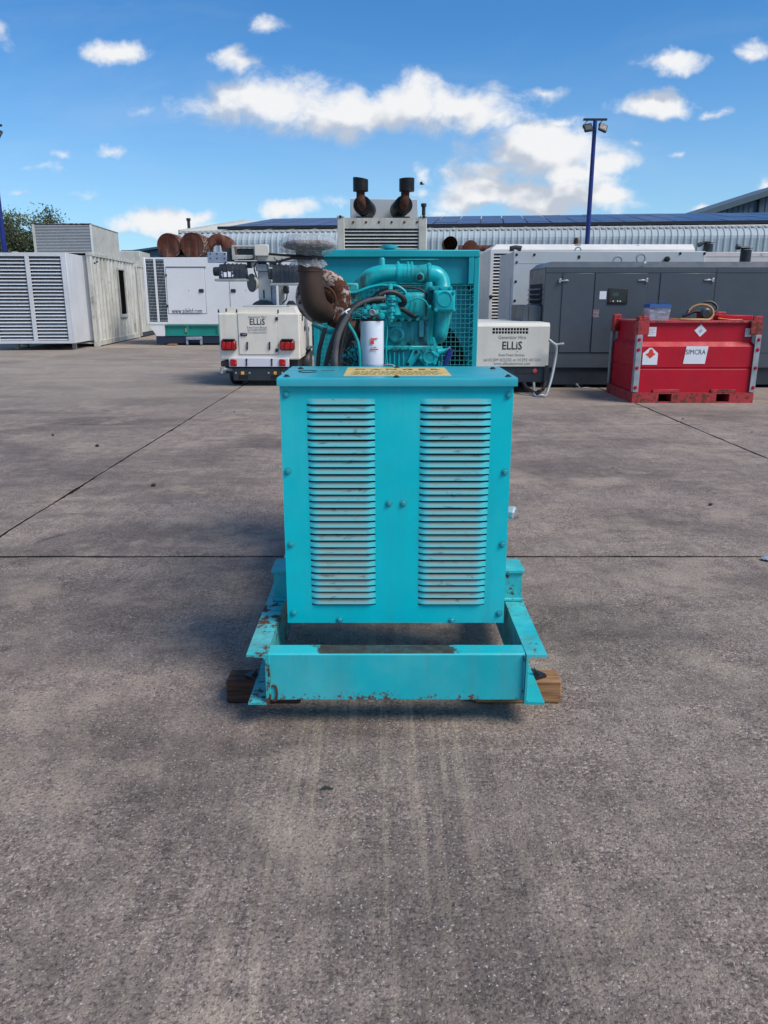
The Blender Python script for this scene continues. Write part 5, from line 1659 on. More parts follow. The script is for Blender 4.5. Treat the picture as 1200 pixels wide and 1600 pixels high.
# far white canopy with end louvre
WY = 19.5
wx0, wx1 = at(767, 390, WY).x, at(1086, 390, WY).x
wzt = at(900, 381, WY).z
ws = thing('generator', 'long white canopied generator with rust-spotted roof edge, behind the light grey canopy', 'generator', ((wx0 + wx1) / 2, WY, 0))
ch = .13
lv0, lv1 = at(770.5, 430, WY).x, at(812, 430, WY).x
lz1 = at(780, 396, WY).z
prof = [(WY, .32), (WY, wzt - ch), (WY + ch * 1.3, wzt), (WY + 2.1, wzt), (WY + 2.1, .32)]
b_ = MB().prism(prof, 'x', lv1 + .0, wx1)
b_.box(wx0, lv0, WY, WY + 2.1, .32, wzt - ch).box(lv0 + .0005, lv1 - .0005, WY + .002, WY + 2.1, lz1, wzt - ch - .001)
b_.add([(wx0, WY, wzt - ch + .0005), (lv1, WY, wzt - ch + .0005), (lv1, WY + ch * 1.3, wzt), (wx0 + ch * 1.2, WY + ch * 1.3, wzt), (lv1, WY + 2.1, wzt), (wx0 + ch * 1.2, WY + 2.1, wzt), (wx0, WY + 2.1, wzt - ch)],
       [(0, 1, 2, 3), (3, 2, 4, 5), (0, 3, 5, 6)])
b_.box(lv0 + .0005, lv1 - .0005, WY + .3, WY + 2.1, .33, lz1)
b_.build('canopy', M['white_old'], ws, smooth=False)
MB().box(lv0, lv1, WY + .10, WY + .11, .4, lz1).build('louvre_back', M['dark'], ws, smooth=False)
slats(ws, M['white_old'], lv0 + .002, lv1 - .002, .5, lz1, 28, WY + .012, .055, fill=.55)
MB().box(wx0 + .05, wx1 - .05, WY + .05, WY + 2.0, .0, .318).build('base_frame', M['greydark'], ws)
boltmb(at(765, 464, WY) + Vector((.03, -.002, 0)), (0, -1, 0), .03, .03).build('knob', M['blackm'], ws)
ring(ws, at(905, 384, WY).x, WY + .14, wzt - .17, .085)
ring(ws, at(997, 388, 19.6).x, WY + .14, wzt - .20, .085)
q = MB(); v = at(905, 377, WY); q.lathe([(.045, 0), (.06, .04), (.045, .14), (.02, .16)], (v.x, WY + .3, wzt + .001), (0, 0, 1), 12); q.build('rusty_plug', M['rust'], ws)
# hidden white canopy that carries the rusty exhaust parts seen over the radiator
HY = 22.0
hx0, hx1 = at(684, 392, HY).x, at(749, 392, HY).x
hzt = at(720, 391, HY).z
hs0 = thing('generator', 'white canopied generator hidden behind the radiator, with rusty exhaust parts on its roof', 'generator', ((hx0 + hx1) / 2, HY, 0))
MB().box(hx0, hx1, HY, HY + 3, .2, hzt, .03).build('canopy', M['white_old'], hs0)
MB().box(hx0 + .1, hx1 - .1, HY + .1, HY + 2.9, .001, .199).build('base_frame', M['greydark'], hs0)
k22 = 22.3 * CP / FPX
c = at(704, 384, 22.3); r = 10.5 * k22; c.z = hzt + r + .005
q = MB().lathe([(r, 0), (r * 1.03, .02), (r * 1.03, .7), (r, .72), (r * .8, .72), (r * .8, 0)], c, (0, 1, 0), 26, cap=False)
q.lathe([(r * .8, .4), (.001, .4)], c, (0, 1, 0), 26, cap=False)
q.build('exhaust_pipe', M['rust'], None, label='short dark open-ended exhaust pipe seen over the radiator, left of the long rusty one', cat='exhaust pipe', org=(c.x, 22.3, hzt))
v0, v1 = at(717, 384, 22.5), at(772, 384, 22.5)
rr_ = 4.6 * k22
q = MB(); q.tube([(v0.x, 22.6, hzt + rr_ + .003), (v1.x, 22.6, hzt + rr_ + .003)], rr_, 18)
o = q.build('exhaust_pipe', M['silencer'], None, label='long rusty exhaust pipe with a domed joint, lying above the radiator corner', cat='exhaust pipe', org=(v0.x, 22.6, hzt))
v = at(735, 380, 22.6)
MB().lathe([(k22 * 11, -.12), (k22 * 11, .12)], (v.x, 22.62, hzt + k22 * 2.2 + .06), (0, 1, 0), 22).build('joint', M['silencer'], o)

# light grey canopy
LY = 16.6
gx0, gx1 = at(803, 400, LY).x, at(1102.5, 400, LY).x
gzt = at(900, 392.5, LY).z
lg = thing('generator', 'light grey plain-sided generator canopy, between the slate-grey set and the white canopy', 'generator', ((gx0 + gx1) / 2, LY, 0))
MB().box(gx0, gx1, LY, LY + 2.0, .3, gzt, .012).build('canopy', M['ltgrey'], lg)
MB().box(gx0 + .05, gx1 - .05, LY + .05, LY + 1.9, .001, .298).build('base_frame', M['greydark'], lg)
sm = at(850, 411.5, LY).z
MB().box(gx0 + .002, gx1 - .002, LY - .004, LY + .002, sm, sm + .014).build('seam', M['ltgrey'], lg)
MB().box(gx0 - .012, gx0 - .001, LY + .25, LY + 1.3, .6, 1.95, .004).build('end_door', M['ltgrey'], lg)
b0 = None
for (x, y) in ((805, 398), (805, 410), (835, 398), (803.5, 440), (802, 470), (1063, 396), (1101, 396)):
    p = at(x, y, LY) + Vector((.03 if x < 810 else 0, -.001, 0))
    if b0 is None:
        b0 = part_at(boltmb((0, 0, 0), (0, -1, 0), .018, .015), 'bolt', M['blackm'], lg, p)
    else:
        again(b0, p - ORG[lg.name], lg)
v = at(806, 388.5, LY)
q = MB(); q.tube([(v.x - .05, LY + .2, gzt + .01), (v.x - .05, LY + .2, gzt + .07), (v.x + .02, LY + .2, gzt + .09), (v.x + .14, LY + .2, gzt + .055)], [.05, .06, .04, .06], 12); q.build('exhaust_flap', M['blackpl'], lg)
ring(lg, at(905, 391, LY).x, LY + .1, gzt - .03, .06)
MB().lathe([(.055, 0), (.055, .06), (.03, .09)], (at(1042, 400, LY).x, LY - .0, gzt - .155), (0, -1, 0), 14).build('vent_cap', M['blackm'], lg)
MB().box(at(905, 399, LY).x - .025, at(905, 399, LY).x + .025, LY - .012, LY - .001, gzt - .14, gzt - .08, .005).build('rusty_bracket', M['rust'], lg)

# warm white set at the right end
RY2 = 17.8
rx0, rx1 = at(1098, 400, RY2).x, at(1330, 400, RY2).x
rzt2 = at(1150, 393.5, RY2).z
rs_ = thing('generator', 'warm white generator canopy at the right edge with two dark exhaust stacks in front', 'generator', ((rx0 + rx1) / 2, RY2, 0))
MB().box(rx0, rx1, RY2, RY2 + 2, .3, rzt2, .02).build('canopy', M['pinkwhite'], rs_)
MB().box(rx0 + .05, rx1 - .05, RY2 + .05, RY2 + 1.9, .001, .298).build('base_frame', M['greydark'], rs_)
zs = at(1150, 401, RY2).z
MB().box(rx0 + .01, rx1 - .01, RY2 - .006, RY2 + .002, zs, zs + .018).build('roof_seam', M['ltgrey'], rs_)
MB().box(at(1189, 400, RY2).x, at(1193, 400, RY2).x, RY2 - .01, RY2 - .001, zs + .02, rzt2 - .02).build('joint_strip', M['ltgrey'], rs_)
def stack(x, y0, y1, Y, zbase, par, w):
    k_ = Y * CP / FPX
    v = at(x, y0, Y)
    MB().lathe([(w * k_, zbase - .02), (w * k_, v.z)], (v.x, Y, 0), (0, 0, 1), 20).build('exhaust_stack', M['blackm'], par)
    f = MB()
    f.lathe([(w * k_ * 1.12, 0), (w * k_ * 1.12, .012)], (v.x + .01, Y, v.z + .012), (-.12, 0, 1), 18)
    f.tube([(v.x + 3 * k_, Y - .02, v.z + .04), (v.x - 6 * k_, Y - .02, v.z + .035), (v.x - 15 * k_, Y - .02, v.z + (.05 if w > 7.5 else -.02))], [.018, .026, .026], 8)
    f.tube([(v.x - 11 * k_, Y - .02, v.z + (.045 if w > 7.5 else .0)), (v.x - 16.5 * k_, Y - .02, v.z + (.055 if w > 7.5 else -.03))], [.045, .05], 10)
    f.build('rain_flap', M['blackm'], par)
stack(1107, 381, 393, RY2 + .4, rzt2, rs_, 7.2)

# slate grey set (front of the row)
GY = 14.0
sx0, sx1 = at(849, 480, GY).x, 8.2
szt = at(900, 408.5, GY).z
szb = at(900, 575, GY).z
gs = thing('generator', 'slate-grey canopied generator with control window and flush doors, behind the red tank', 'generator', ((sx0 + sx1) / 2, GY, 0))
cp_ = MB()
ec = .10
for (a, b, c_, d) in ((sx0, sx1, szb, szt - ec),):
    cp_.box(a, b, GY, GY + 1.5, c_, d, .012)
cp_.add([(sx0, GY, szt - ec + .0005), (sx1, GY, szt - ec + .0005), (sx1, GY + .10, szt), (sx0 + .12, GY + .10, szt), (sx1, GY + 1.4, szt), (sx0 + .12, GY + 1.4, szt), (sx1, GY + 1.5, szt - ec), (sx0, GY + 1.5, szt - ec)],
        [(0, 1, 2, 3), (3, 2, 4, 5), (5, 4, 6, 7), (0, 3, 5, 7), (1, 6, 4, 2)])
cp_.build('canopy', M['greyset'], gs, smooth=False)
MB().box(sx0 + .06, sx1 - .05, GY + .05, GY + 1.45, .06, szb - .002).build('fuel_base', M['greydark'], gs)
for x in (sx0 + .5, sx0 + 2.4, sx1 - .6):
    MB().box(x, x + .3, GY + .1, GY + 1.4, .001, .059).build('foot', M['blackm'], gs)
zz = at(900, 426, GY).z
MB().box(sx0 + .003, sx1 - .003, GY - .003, GY + .001, zz - .004, zz + .004).build('roof_joint', M['softline'] if False else M['gutter'], gs)
zz = at(900, 551.5, GY).z
MB().box(sx0 + .003, sx1 - .003, GY - .003, GY + .001, zz - .004, zz + .004).build('base_joint', M['gutter'], gs)
xj = at(1114, 480, GY).x
MB().box(xj, xj + .008, GY - .003, GY + .001, szb + .01, szt - ec).build('panel_joint', M['gutter'], gs)
d1 = door(876, 426.5, 925, 551, GY, 'greyset', gs)
d2 = door(926.2, 426.5, 1007.5, 551, GY, 'greyset', gs)
d3 = door(1027, 426.5, 1111, 551, GY, 'greyset', gs)
def latch(xp, yp, s, par):
    v = at(xp, yp, GY)
    q = MB().box(v.x - .022, v.x + .022, GY - .04, GY - .012, v.z - .035, v.z + .035, .006)
    q.box(v.x + s * .023, v.x + s * .15, GY - .034, GY - .015, v.z - .014, v.z + .014, .005)
    q.build('hinge', M['steel'], par)
latch(874.5, 438.5, 1, gs); latch(1010, 438, -1, gs); latch(1113, 437.5, -1, gs)
v0, v1 = at(948.5, 475.5, GY), at(981, 450, GY)
w_ = MB().box(v0.x, v1.x, GY - .030, GY - .015, v0.z, v1.z, .03, 3)
wf = w_.build('control_window', M['blackm'], d2)
MB().box(v0.x + .03, v1.x - .03, GY - .034, GY - .031, v0.z + .03, v1.z - .03).build('window_pane', M['glassd'], wf, smooth=False)
M['screen'] = plain('grey_display', (.05, .07, .07), .2)
v2, v3 = at(956, 463, GY), at(966, 457, GY)
MB().box(v2.x, v3.x, GY - .037, GY - .035, v2.z, v3.z).build('display', M['screen'], wf, smooth=False)
for xx in (953, 958, 965, 969):
    v = at(xx, 470.5, GY - .035)
    MB().lathe([(.012, 0), (.012, .006)], v, (0, -1, 0), 10).build('push_button', M['paper'] if xx != 953 else M['lens'], wf)
v0, v1 = at(936, 467.5, GY), at(947.5, 455, GY)
MB().box(v0.x, v1.x, GY - .018, GY - .0155, v0.z, v1.z).build('paper_notice', M['paper'], d2, smooth=False)
v0, v1 = at(925.5, 496, GY), at(936, 483.5, GY)
M['sticker'] = plain('mottled_sticker', (.22, .16, .18), .5, 0, .9, 60)
stk = MB().box(v0.x, v1.x, GY - .018, GY - .0155, v0.z, v1.z).build('sticker', M['sticker'], d2, smooth=False)
# end face with louvred inlets, box on the end
for i in range(4):
    z = at(849, 443 + i * 8.2, GY).z
    MB().box(sx0 - .004, sx0 + .002, GY + .18, GY + 1.35, z - .085, z).build('inlet_slot', M['dark'], gs, smooth=False)
    MB().add([(sx0 - .005, GY + .17, z - .07), (sx0 - .005, GY + 1.36, z - .07), (sx0 - .05, GY + 1.36, z - .095), (sx0 - .05, GY + .17, z - .095), (sx0 - .005, GY + .17, z - .08), (sx0 - .005, GY + 1.36, z - .08), (sx0 - .05, GY + 1.36, z - .105), (sx0 - .05, GY + .17, z - .105)],
             [(0, 1, 2, 3), (7, 6, 5, 4), (0, 4, 5, 1), (1, 5, 6, 2), (2, 6, 7, 3), (3, 7, 4, 0)]).build('inlet_lip', M['greyset'], gs, smooth=False)
z0 = at(830, 477, GY).z
bx0 = at(818, 500, GY).x
MB().box(bx0, sx0 - .002, GY + .12, GY + 1.4, szb + .05, z0, .012).build('end_box', M['greyset'], gs)
MB().box(bx0 + .10, bx0 + .112, GY + .116, GY + .121, szb + .07, z0 - .02).build('box_seam', M['gutter'], gs)
ring(gs, at(1003, 405, GY + .2).x, GY + .25, szt - .005, .075)
ring(gs, at(973, 407, GY + .2).x, GY + .5, szt - .035, .075)
stack(1166, 390.5, 408, GY + .9, szt, gs, 8.0)
q = MB(); v = at(1008, 410, GY); q.lathe([(.018, 0), (.02, .012)], v + Vector((0, -.003, .0)), (0, -1, 0), 10); q.build('bolt', M['paper'], gs)
q = MB(); v = at(902, 601, GY); q.lathe([(.022, 0), (.022, .05)], (v.x, GY + .05, v.z), (0, -1, 0), 10); q.tube([(v.x, GY, v.z), (v.x + .05, GY - .05, v.z - .06), (v.x + .09, GY - .06, .012), (v.x + .2, GY - .02, .012)], .008, 6, sub=3)
q.build('drain_hose', M['galv'], gs)

# ------------------------------------------------------------------ red fuel tank
TY = 11.95
tx0, tx1 = 3.80, 5.665
TD = 1.42
tk = thing('fuel_tank', 'worn red bunded fuel tank with grey corner straps and fork pockets, right of the yard', 'fuel tank', ((tx0 + tx1) / 2, TY, 0))
zt_ = at(1090, 503, TY).z
def prof_side(o):
    """ridged wall profile: (outwards offset, z)"""
    return [(o, .145), (o, .50), (o - .012, .512), (o - .012, .528), (o, .54), (o, .845), (o - .055, .915), (o - .055, zt_)]
X0, X1, Y0, Y1 = tx0 + .045, tx1 - .045, TY + .03, TY + TD - .03
pf = prof_side(0)
bd_ = MB()
rings = []
for (o, z) in pf:
    rings.append([(X0 - o, Y0 - o, z), (X1 + o, Y0 - o, z), (X1 + o, Y1 + o, z), (X0 - o, Y1 + o, z)])
vs = [p for r_ in rings for p in r_]
fs = []
for j in range(len(rings) - 1):
    for i in range(4):
        fs.append((j * 4 + i, j * 4 + (i + 1) % 4, (j + 1) * 4 + (i + 1) % 4, (j + 1) * 4 + i))
bd_.add(vs, fs + [(3, 2, 1, 0)])
body = bd_.build('tank_body', M['red'], tk, smooth=False)
tp = MB().box(X0 + .02, X1 - .02, Y0 + .02, Y1 - .02, zt_ - .02, zt_ + .012, .006)
tp.build('tank_top', M['red_worn'], tk)
# base with two fork pockets
sk_ = MB()
def gx(p): return at(p, 622, TY).x
fx = [tx0, gx(1028.5), gx(1049), gx(1119), gx(1139.5), tx1 - .01]
for a, b in ((fx[0], fx[1]), (fx[2], fx[3]), (fx[4], fx[5])):
    sk_.box(a, b, TY, TY + .03, .001, .155)
for a, b in ((fx[1], fx[2]), (fx[3], fx[4])):
    sk_.box(a + .0005, b - .0005, TY, TY + .03, .001, .020).box(a + .0005, b - .0005, TY, TY + .03, .138, .1545)
    sk_.box(a - .006, a - .0005, TY + .031, TY + TD - .04, .004, .15).box(b + .0005, b + .006, TY + .031, TY + TD - .04, .004, .15)
sk_.box(tx0, tx0 + .03, TY + .0305, TY + TD, .001, .155).box(tx1 - .04, tx1 - .01, TY + .0305, TY + TD, .001, .155).box(tx0 + .031, tx1 - .041, TY + TD - .03, TY + TD, .001, .155)
sk_.build('base_frame', M['red_worn'], tk, smooth=False)
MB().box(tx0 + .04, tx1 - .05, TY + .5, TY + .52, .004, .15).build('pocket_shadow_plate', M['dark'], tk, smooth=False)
for a, b in ((fx[1] - .09, fx[2] + .11), (fx[3] - .09, fx[4] + .09)):
    MB().box(a, b, TY + .0, TY + .029, .156, .205, .004).build('pocket_head', M['red_worn'], tk)
for (x, y, sx, sy) in ((tx0, TY, 1, 1), (tx1, TY, -1, 1), (tx0, TY + TD, 1, -1), (tx1, TY + TD, -1, -1)):
    a = MB()
    a.box(x, x + sx * .085, y - sy * .005, y + sy * .010, .165, 1.02, .003).box(x, x + sx * .010, y + sy * .0105, y + sy * .09, .165, 1.02, .003)
    st2 = a.build('corner_strap', M['galv'], tk)
    for z in (.235, .53, .80, .95):
        boltmb((x + sx * .035, y - sy * .006, z), (0, -sy, 0), .018, .014).build('bolt', M['red'], st2)
    pz_ = MB()
    pz_.box(x, x + sx * .17, y, y + sy * .03, 1.021, zt_ + .02, .004).box(x, x + sx * .03, y + sy * .031, y + sy * .17, 1.021, zt_ + .02, .004)
    pz_.box(x + sx * .01, x + sx * .15, y + sy * .004, y + sy * .03, zt_ + .021, zt_ + .085, .006)
    pz_.box(x + sx * .004, x + sx * .03, y + sy * .035, y + sy * .14, zt_ + .021, zt_ + .085, .006)
    pz_.build('corner_lug', M['red_worn'], tk)
yF = Y0 + .055
def plate(x0, y0, x1, y1, yy, name, skew=0):
    v0, v1 = at(x0, y1, yy), at(x1, y0, yy)
    return MB().prism([(v0.x, v0.z), (v1.x - skew, v0.z), (v1.x, v1.z), (v0.x + skew, v1.z)], 'y', yy - .004, yy - .001).build(name, M['paper'], tk, smooth=False)
yR = TY + .028
p1 = plate(1067, 541, 1107, 568.5, yR - .001, 'name_plate', .03)
text('SIMCRA', .104, at(1087, 550.5, yR - .006), M['blackprint'], p1, sx=.84)
g1 = plate(1012, 511, 1026, 525.5, yF, 'notice')
g2 = plate(1163.5, 513, 1175, 526, yF, 'notice')
for pl_, x0, x1, ya, yb in ((g1, 1014, 1024, 514, 522), (g2, 1165, 1173, 515, 523)):
    q = MB()
    for i in range(4):
        v0, v1 = at(x0, ya + i * 2.6, yF - .005), at(x1 - (i % 2) * 3, ya + .8 + i * 2.6, yF - .005)
        q.box(v0.x, v1.x, yF - .0055, yF - .0045, v1.z, v0.z)
    M.setdefault('faint', plain('faint_print', (.45, .46, .48), .6))
    q.build('faint_print', M['faint'], pl_, smooth=False, kind='stuff')
c = at(1094.5, 516.5, yF)
s_ = .092
MB().prism([(c.x - s_, c.z), (c.x, c.z - s_), (c.x + s_, c.z), (c.x, c.z + s_)], 'y', yF - .004, yF - .001).build('hazard_diamond', M['paper'], tk, smooth=False)
MB().prism([(c.x - .03, c.z - .005), (c.x - .005, c.z - .04), (c.x + .03, c.z - .005), (c.x + .01, c.z + .03)], 'y', yF - .0055, yF - .0045).build('faint_emblem', M['faint'], tk, smooth=False)
v0, v1 = at(1003, 570, yR), at(1028, 552, yR)
xm, zt2 = (v0.x + v1.x) / 2, at(1015, 543.5, yR).z
pb_ = MB().prism([(v0.x, v0.z), (v1.x, v0.z), (v1.x, v1.z), (xm + .02, zt2), (xm - .02, zt2), (v0.x, v1.z)], 'y', yR - .004, yR - .001).build('flame_sign', M['paper'], tk, smooth=False)
K_ = .74
fm = [(xm - .105, v1.z - .02), (xm, v1.z - .105), (xm + .105, v1.z - .02), (xm + .06, v1.z + .002), (xm + .045, v1.z + .05), (xm + .015, v1.z + .075), (xm - .02, v1.z + .06), (xm - .035, v1.z + .02), (xm - .06, v1.z - .01)]
MB().prism([(xm + (x - xm) * K_, min(v1.z - .01 + (z - v1.z + .02) * .8, zt2 - .01)) for x, z in fm], 'y', yR - .0058, yR - .0045).build('flame_emblem', M['redprint'], pb_, smooth=False)
# things on the tank top
ztop = zt_ + .0125
v0, v1 = at(1013, 500, TY + .30), at(1046, 500, TY + .30)
tb = thing('tub', 'clear plastic tub with a blue lid standing on the red tank', 'tub', ((v0.x + v1.x) / 2, TY + .42, ztop))
w_ = v1.x - v0.x
cx_ = (v0.x + v1.x) / 2
def taper(mb, w0, w1, z0, z1, d0, d1, yc, th=.004):
    o = [(-w0 / 2, -d0 / 2, z0), (w0 / 2, -d0 / 2, z0), (w0 / 2, d0 / 2, z0), (-w0 / 2, d0 / 2, z0), (-w1 / 2, -d1 / 2, z1), (w1 / 2, -d1 / 2, z1), (w1 / 2, d1 / 2, z1), (-w1 / 2, d1 / 2, z1)]
    mb.add([(cx_ + x, yc + y, z) for x, y, z in o], [(3, 2, 1, 0), (0, 1, 5, 4), (1, 2, 6, 5), (2, 3, 7, 6), (3, 0, 4, 7)])
    return mb
zl = at(1030, 481, TY + .3).z
taper(MB(), w_ * .90, w_, ztop + .002, zl, .24, .28, TY + .42).build('tub_wall', M['tub'], tb, smooth=False)
zlt = at(1030, 475.5, TY + .3).z
taper(MB(), w_ * 1.04, w_ * .98, zl, zlt, .30, .27, TY + .42).box(cx_ - w_ * .49, cx_ + w_ * .49, TY + .29, TY + .55, zlt - .002, zlt + .001).build('lid', M['bluelid'], tb, smooth=False)
q = MB(); q.tube([(cx_ - w_ * .42, TY + .42, zlt), (cx_ - w_ * .3, TY + .42, zlt + .035), (cx_ + w_ * .3, TY + .42, zlt + .035), (cx_ + w_ * .42, TY + .42, zlt)], .006, 6, sub=3); q.build('carry_handle', M['bluelid'], tb)
lump_ = MB()
bm = bmesh.new(); bmesh.ops.create_icosphere(bm, subdivisions=2, radius=1)
for v in bm.verts:
    f = 1 + .4 * noise.noise(v.co * 2)
    v.co = Vector((cx_ + .06 + v.co.x * .075 * f, TY + .42 + v.co.y * .08, ztop + .085 + v.co.z * .07 * f))
lump_.bm(bm).build('contents', M['greyprint'], tb)
v = at(1012, 486, TY + .62)
hr = thing('hose_reel', 'small orange and brass reel behind the clear tub on the red tank', 'reel', (v.x, TY + .62, ztop))
MB().torus((v.x, TY + .62, ztop + .085), (.5, 1, 0), .062, .022, 20, 8).build('reel_rim', M['orange'], hr)
MB().lathe([(.03, -.05), (.03, .05)], (v.x, TY + .62, ztop + .085), (.5, 1, 0), 12).build('reel_hub', M['brass'], hr)
MB().box(v.x - .03, v.x + .03, TY + .60, TY + .64, ztop + .001, ztop + .035).build('reel_foot', M['blackm'], hr)
# pump with its hoses
py_ = TY + .45
pm = thing('fuel_pump', 'red and black fuel transfer pump with coiled tan hose on the red tank', 'fuel pump', (at(1100, 500, py_).x, py_, ztop))
def T(x, y, dy=0.0):
    v = at(x, y, py_ + dy); v.z = max(v.z, ztop + .014); return v
v0, v1 = at(1091, 500, py_), at(1112, 500, py_)
MB().box(v0.x, v1.x, py_ - .06, py_ + .10, ztop + .001, at(1100, 487, py_).z, .012, 2).build('pump_body', M['red_worn'], pm)
v = T(1102, 490, -.065)
MB().lathe([(.085, 0), (.085, .03), (.06, .05)], v, (0, -1, 0), 20).build('pump_cover', M['blackpl'], pm)
q = MB(); q.tube([T(1063, 499, -.12), T(1078, 500.5, -.16), T(1095, 502, -.15), T(1108, 499, -.10), T(1114, 492, -.08), T(1113, 483, -.06), T(1106, 477.5, -.03), T(1095, 476, 0), T(1084, 479, .02), T(1077, 485, .02), T(1075, 490, .0)], .017, 8, sub=5)
q.build('tan_hose', M['hose_tan'], pm)
q = MB(); q.tube([T(1072, 493, .05), T(1080, 482, .08), T(1092, 474.5, .1), T(1105, 471.5, .1), T(1114, 473, .1), T(1120, 479, .08), T(1119, 486, .05), T(1112, 488, .03)], .020, 8, sub=5)
q.build('black_hose', M['black'], pm)
q = MB(); q.tube([T(1066, 494, .0), T(1072, 492, .0), T(1084, 487, .0), T(1092, 486.5, .0)], [.02, .028, .022, .02], 10); q.tube([T(1072, 491, 0), T(1076, 484, 0)], [.016, .012], 8); q.build('delivery_nozzle', M['blackm'], pm)
q = MB(); q.tube([T(1046, 497, -.02), T(1056, 498, -.04), T(1066, 499, -.06)], .005, 6, sub=3); q.tube([T(1122, 497, -.1), T(1140, 501, -.12), T(1160, 500, -.1)], .005, 6, sub=3); q.build('wire', M['brass'], pm)
v0, v1 = at(1118, 500, TY + .6), at(1172, 500, TY + .6)
MB().box(v0.x, v1.x, TY + .5, TY + 1.0, ztop + .001, at(1140, 492.5, TY + .6).z, .01).build('hatch_lid', M['red'], tk)
q = MB(); v = at(1128, 489, TY + .55); q.box(v.x - .14, v.x + .05, TY + .52, TY + .58, v.z - .02, v.z + .02, .01); q.build('hatch_handle', M['red_worn'], tk)

# ------------------------------------------------------------------ trailers
def wheel(parent, x, y, r, w, s):
    """wheel with axle along x"""
    t = MB().lathe([(r * .62, -w / 2), (r * .93, -w / 2), (r, -w * .36), (r, w * .36), (r * .93, w / 2), (r * .62, w / 2)], (x, y, r + .001), (1, 0, 0), 32)
    to = t.build('tyre', M['black'], parent)
    MB().lathe([(r * .63, -w * .36), (r * .60, -w * .18 * s - .02), (r * .3, -w * .1), (r * .3, w * .1), (r * .60, w * .18), (r * .63, w * .36)], (x, y, r + .001), (1, 0, 0), 24).build('rim', M['galv'], to)
VY = 14.35
tr = thing('lighting_tower', 'cream trailer lighting tower with folded lamps and red tail lights, left of the teal generator', 'lighting tower', (-2.2, VY, 0))
bx0_, bx1_ = at(342, 520, VY).x, at(468, 520, VY).x
bzb, bzt = at(400, 562, VY).z, at(400, 489.5, VY).z
bl = MB().box(bx0_, bx1_, VY, VY + 2.5, bzb, bzt, .02)
bl.prism([(bx0_ + .10, bzt + .0005), (bx1_ - .06, bzt + .0005), (bx1_ - .10, bzt + .10), (bx0_ + .14, bzt + .10)], 'y', VY + .10, VY + 2.4)
bod = bl.build('body', M['cream'], tr, smooth=False)
def vx(p, q=500): return at(p, q, VY)
d0 = door(372.5, 490.5, 434, 554, VY, 'cream', tr, 'softline')
for y in (498, 547.5):
    bx(430.5, y - 3, 434.5, y + 2.5, VY, .01, 'blackpl', 'hinge', d0, .008, .035)
bx(375.5, 520, 386.5, 525, VY, .01, 'blackpl', 'door_handle', d0, .012, .032)
for x in (380, 383):
    v = at(x, 522.5, VY - .035); MB().lathe([(.012, 0), (.012, .004)], v, (0, -1, 0), 10).build('lock', M['steel'], d0)
for x in (386.3, 421.2):
    q = MB(); v0, v1 = at(x, 534.5, VY - .02), at(x, 546, VY - .02)
    q.tube([v0, (v0 + v1) / 2 + Vector((.004, -.02, 0)), v1], [.016, .013, .016], 6); q.build('stay_strap', M['blackm'], d0)
    q = MB(); v0, v1 = at(x - 1 if x < 400 else x + 3.5, 560.5, VY - .06), at(x - 1 if x < 400 else x + 3.5, 571.5, VY - .06)
    q.tube([v0, (v0 + v1) / 2, v1], [.016, .012, .016], 6); q.build('stay_strap', M['blackm'], tr)
text('ELLiS', .152, at(402, 503.2, VY) + Vector((0, -.017, 0)), M['blackprint'], d0, sx=.86, bold=.0015)
MB().lathe([(.009, 0), (.009, .002)], at(407.8, 510.3, VY) + Vector((0, -.015, 0)), (0, -1, 0), 8).build('logo_dot', M['greyprint'], d0)
text('Generator Hire', .060, at(402, 495.3, VY) + Vector((0, -.017, 0)), M['greyprint'], d0, sx=.85)
text('Event Power Services', .050, at(402, 511.6, VY) + Vector((0, -.017, 0)), M['greyprint'], d0, sx=.82)
text('tel 01209 822333', .055, at(402, 515.7, VY) + Vector((0, -.017, 0)), M['greyprint'], d0, sx=.88)
text('www.elliselectrical.com', .040, at(402, 519.6, VY) + Vector((0, -.017, 0)), M['greyprint'], d0, sx=.90)
for (a, b) in ((346, 370), (437.5, 461)):
    o = bx(a, 530.5, b, 547.5, VY, .01, 'lensbox', 'tail_light', tr, .03, .075)
    bx(a + 1.3, 533.6, a + 7, 545.2, VY, .01, 'lens', 'lamp_lens', o, .01, .085)
    bx(a + 7.6, 533.6, a + 16, 545.2, VY, .01, 'lens', 'lamp_lens', o, .01, .088)
    bx(a + 16.6, 533.6, b - 1.3, 545.2, VY, .01, 'lens', 'lamp_lens', o, .01, .085)
    bx(a + 2.8, 529.3, b - 2.5, 531.4, VY, .01, 'blackm', 'lamp_visor', o, .004, .10)
lb = bx(358.5, 559, 452, 572.8, VY, .01, 'ltgrey', 'light_board', tr, .006, .055)
M['boardw'] = paint('white_board', (.62, .62, .68), .5, .04, 3, dirt=.2, dirtcol=(.45, .44, .44))
lb.data.materials[0] = M['boardw']
for (a, b) in ((360.8, 371), (437, 447)):
    o = bx(a, 560.8, b, 571.5, VY, .01, 'lens', 'tail_light', lb, .012, .085)
    bx(a + .6, 566.5, b - .6, 571, VY, .01, 'amber' if False else 'lens', 'lamp_lens', o, .006, .09)
bp = bx(365, 574.2, 452, 594.5, VY, .12, 'greydark', 'bumper', tr, .008, .03)
for (a, b) in ((373, 388), (423.5, 441)):
    bx(a, 586, b, 592.5, VY, .004, 'dark', 'fork_pocket', bp, 0, .032, smooth=False)
for (a, b) in ((377, 382), (428, 432.5)):
    bx(a, 580.2, b, 585, VY, .004, 'amber', 'reflector', bp, .003, .036)
for x in (369, 390.5, 420, 441.5):
    boltmb(at(x, 582.5, VY) + Vector((0, -.032, 0)), (0, -1, 0), .012, .012).build('bolt', M['steel'], bp)
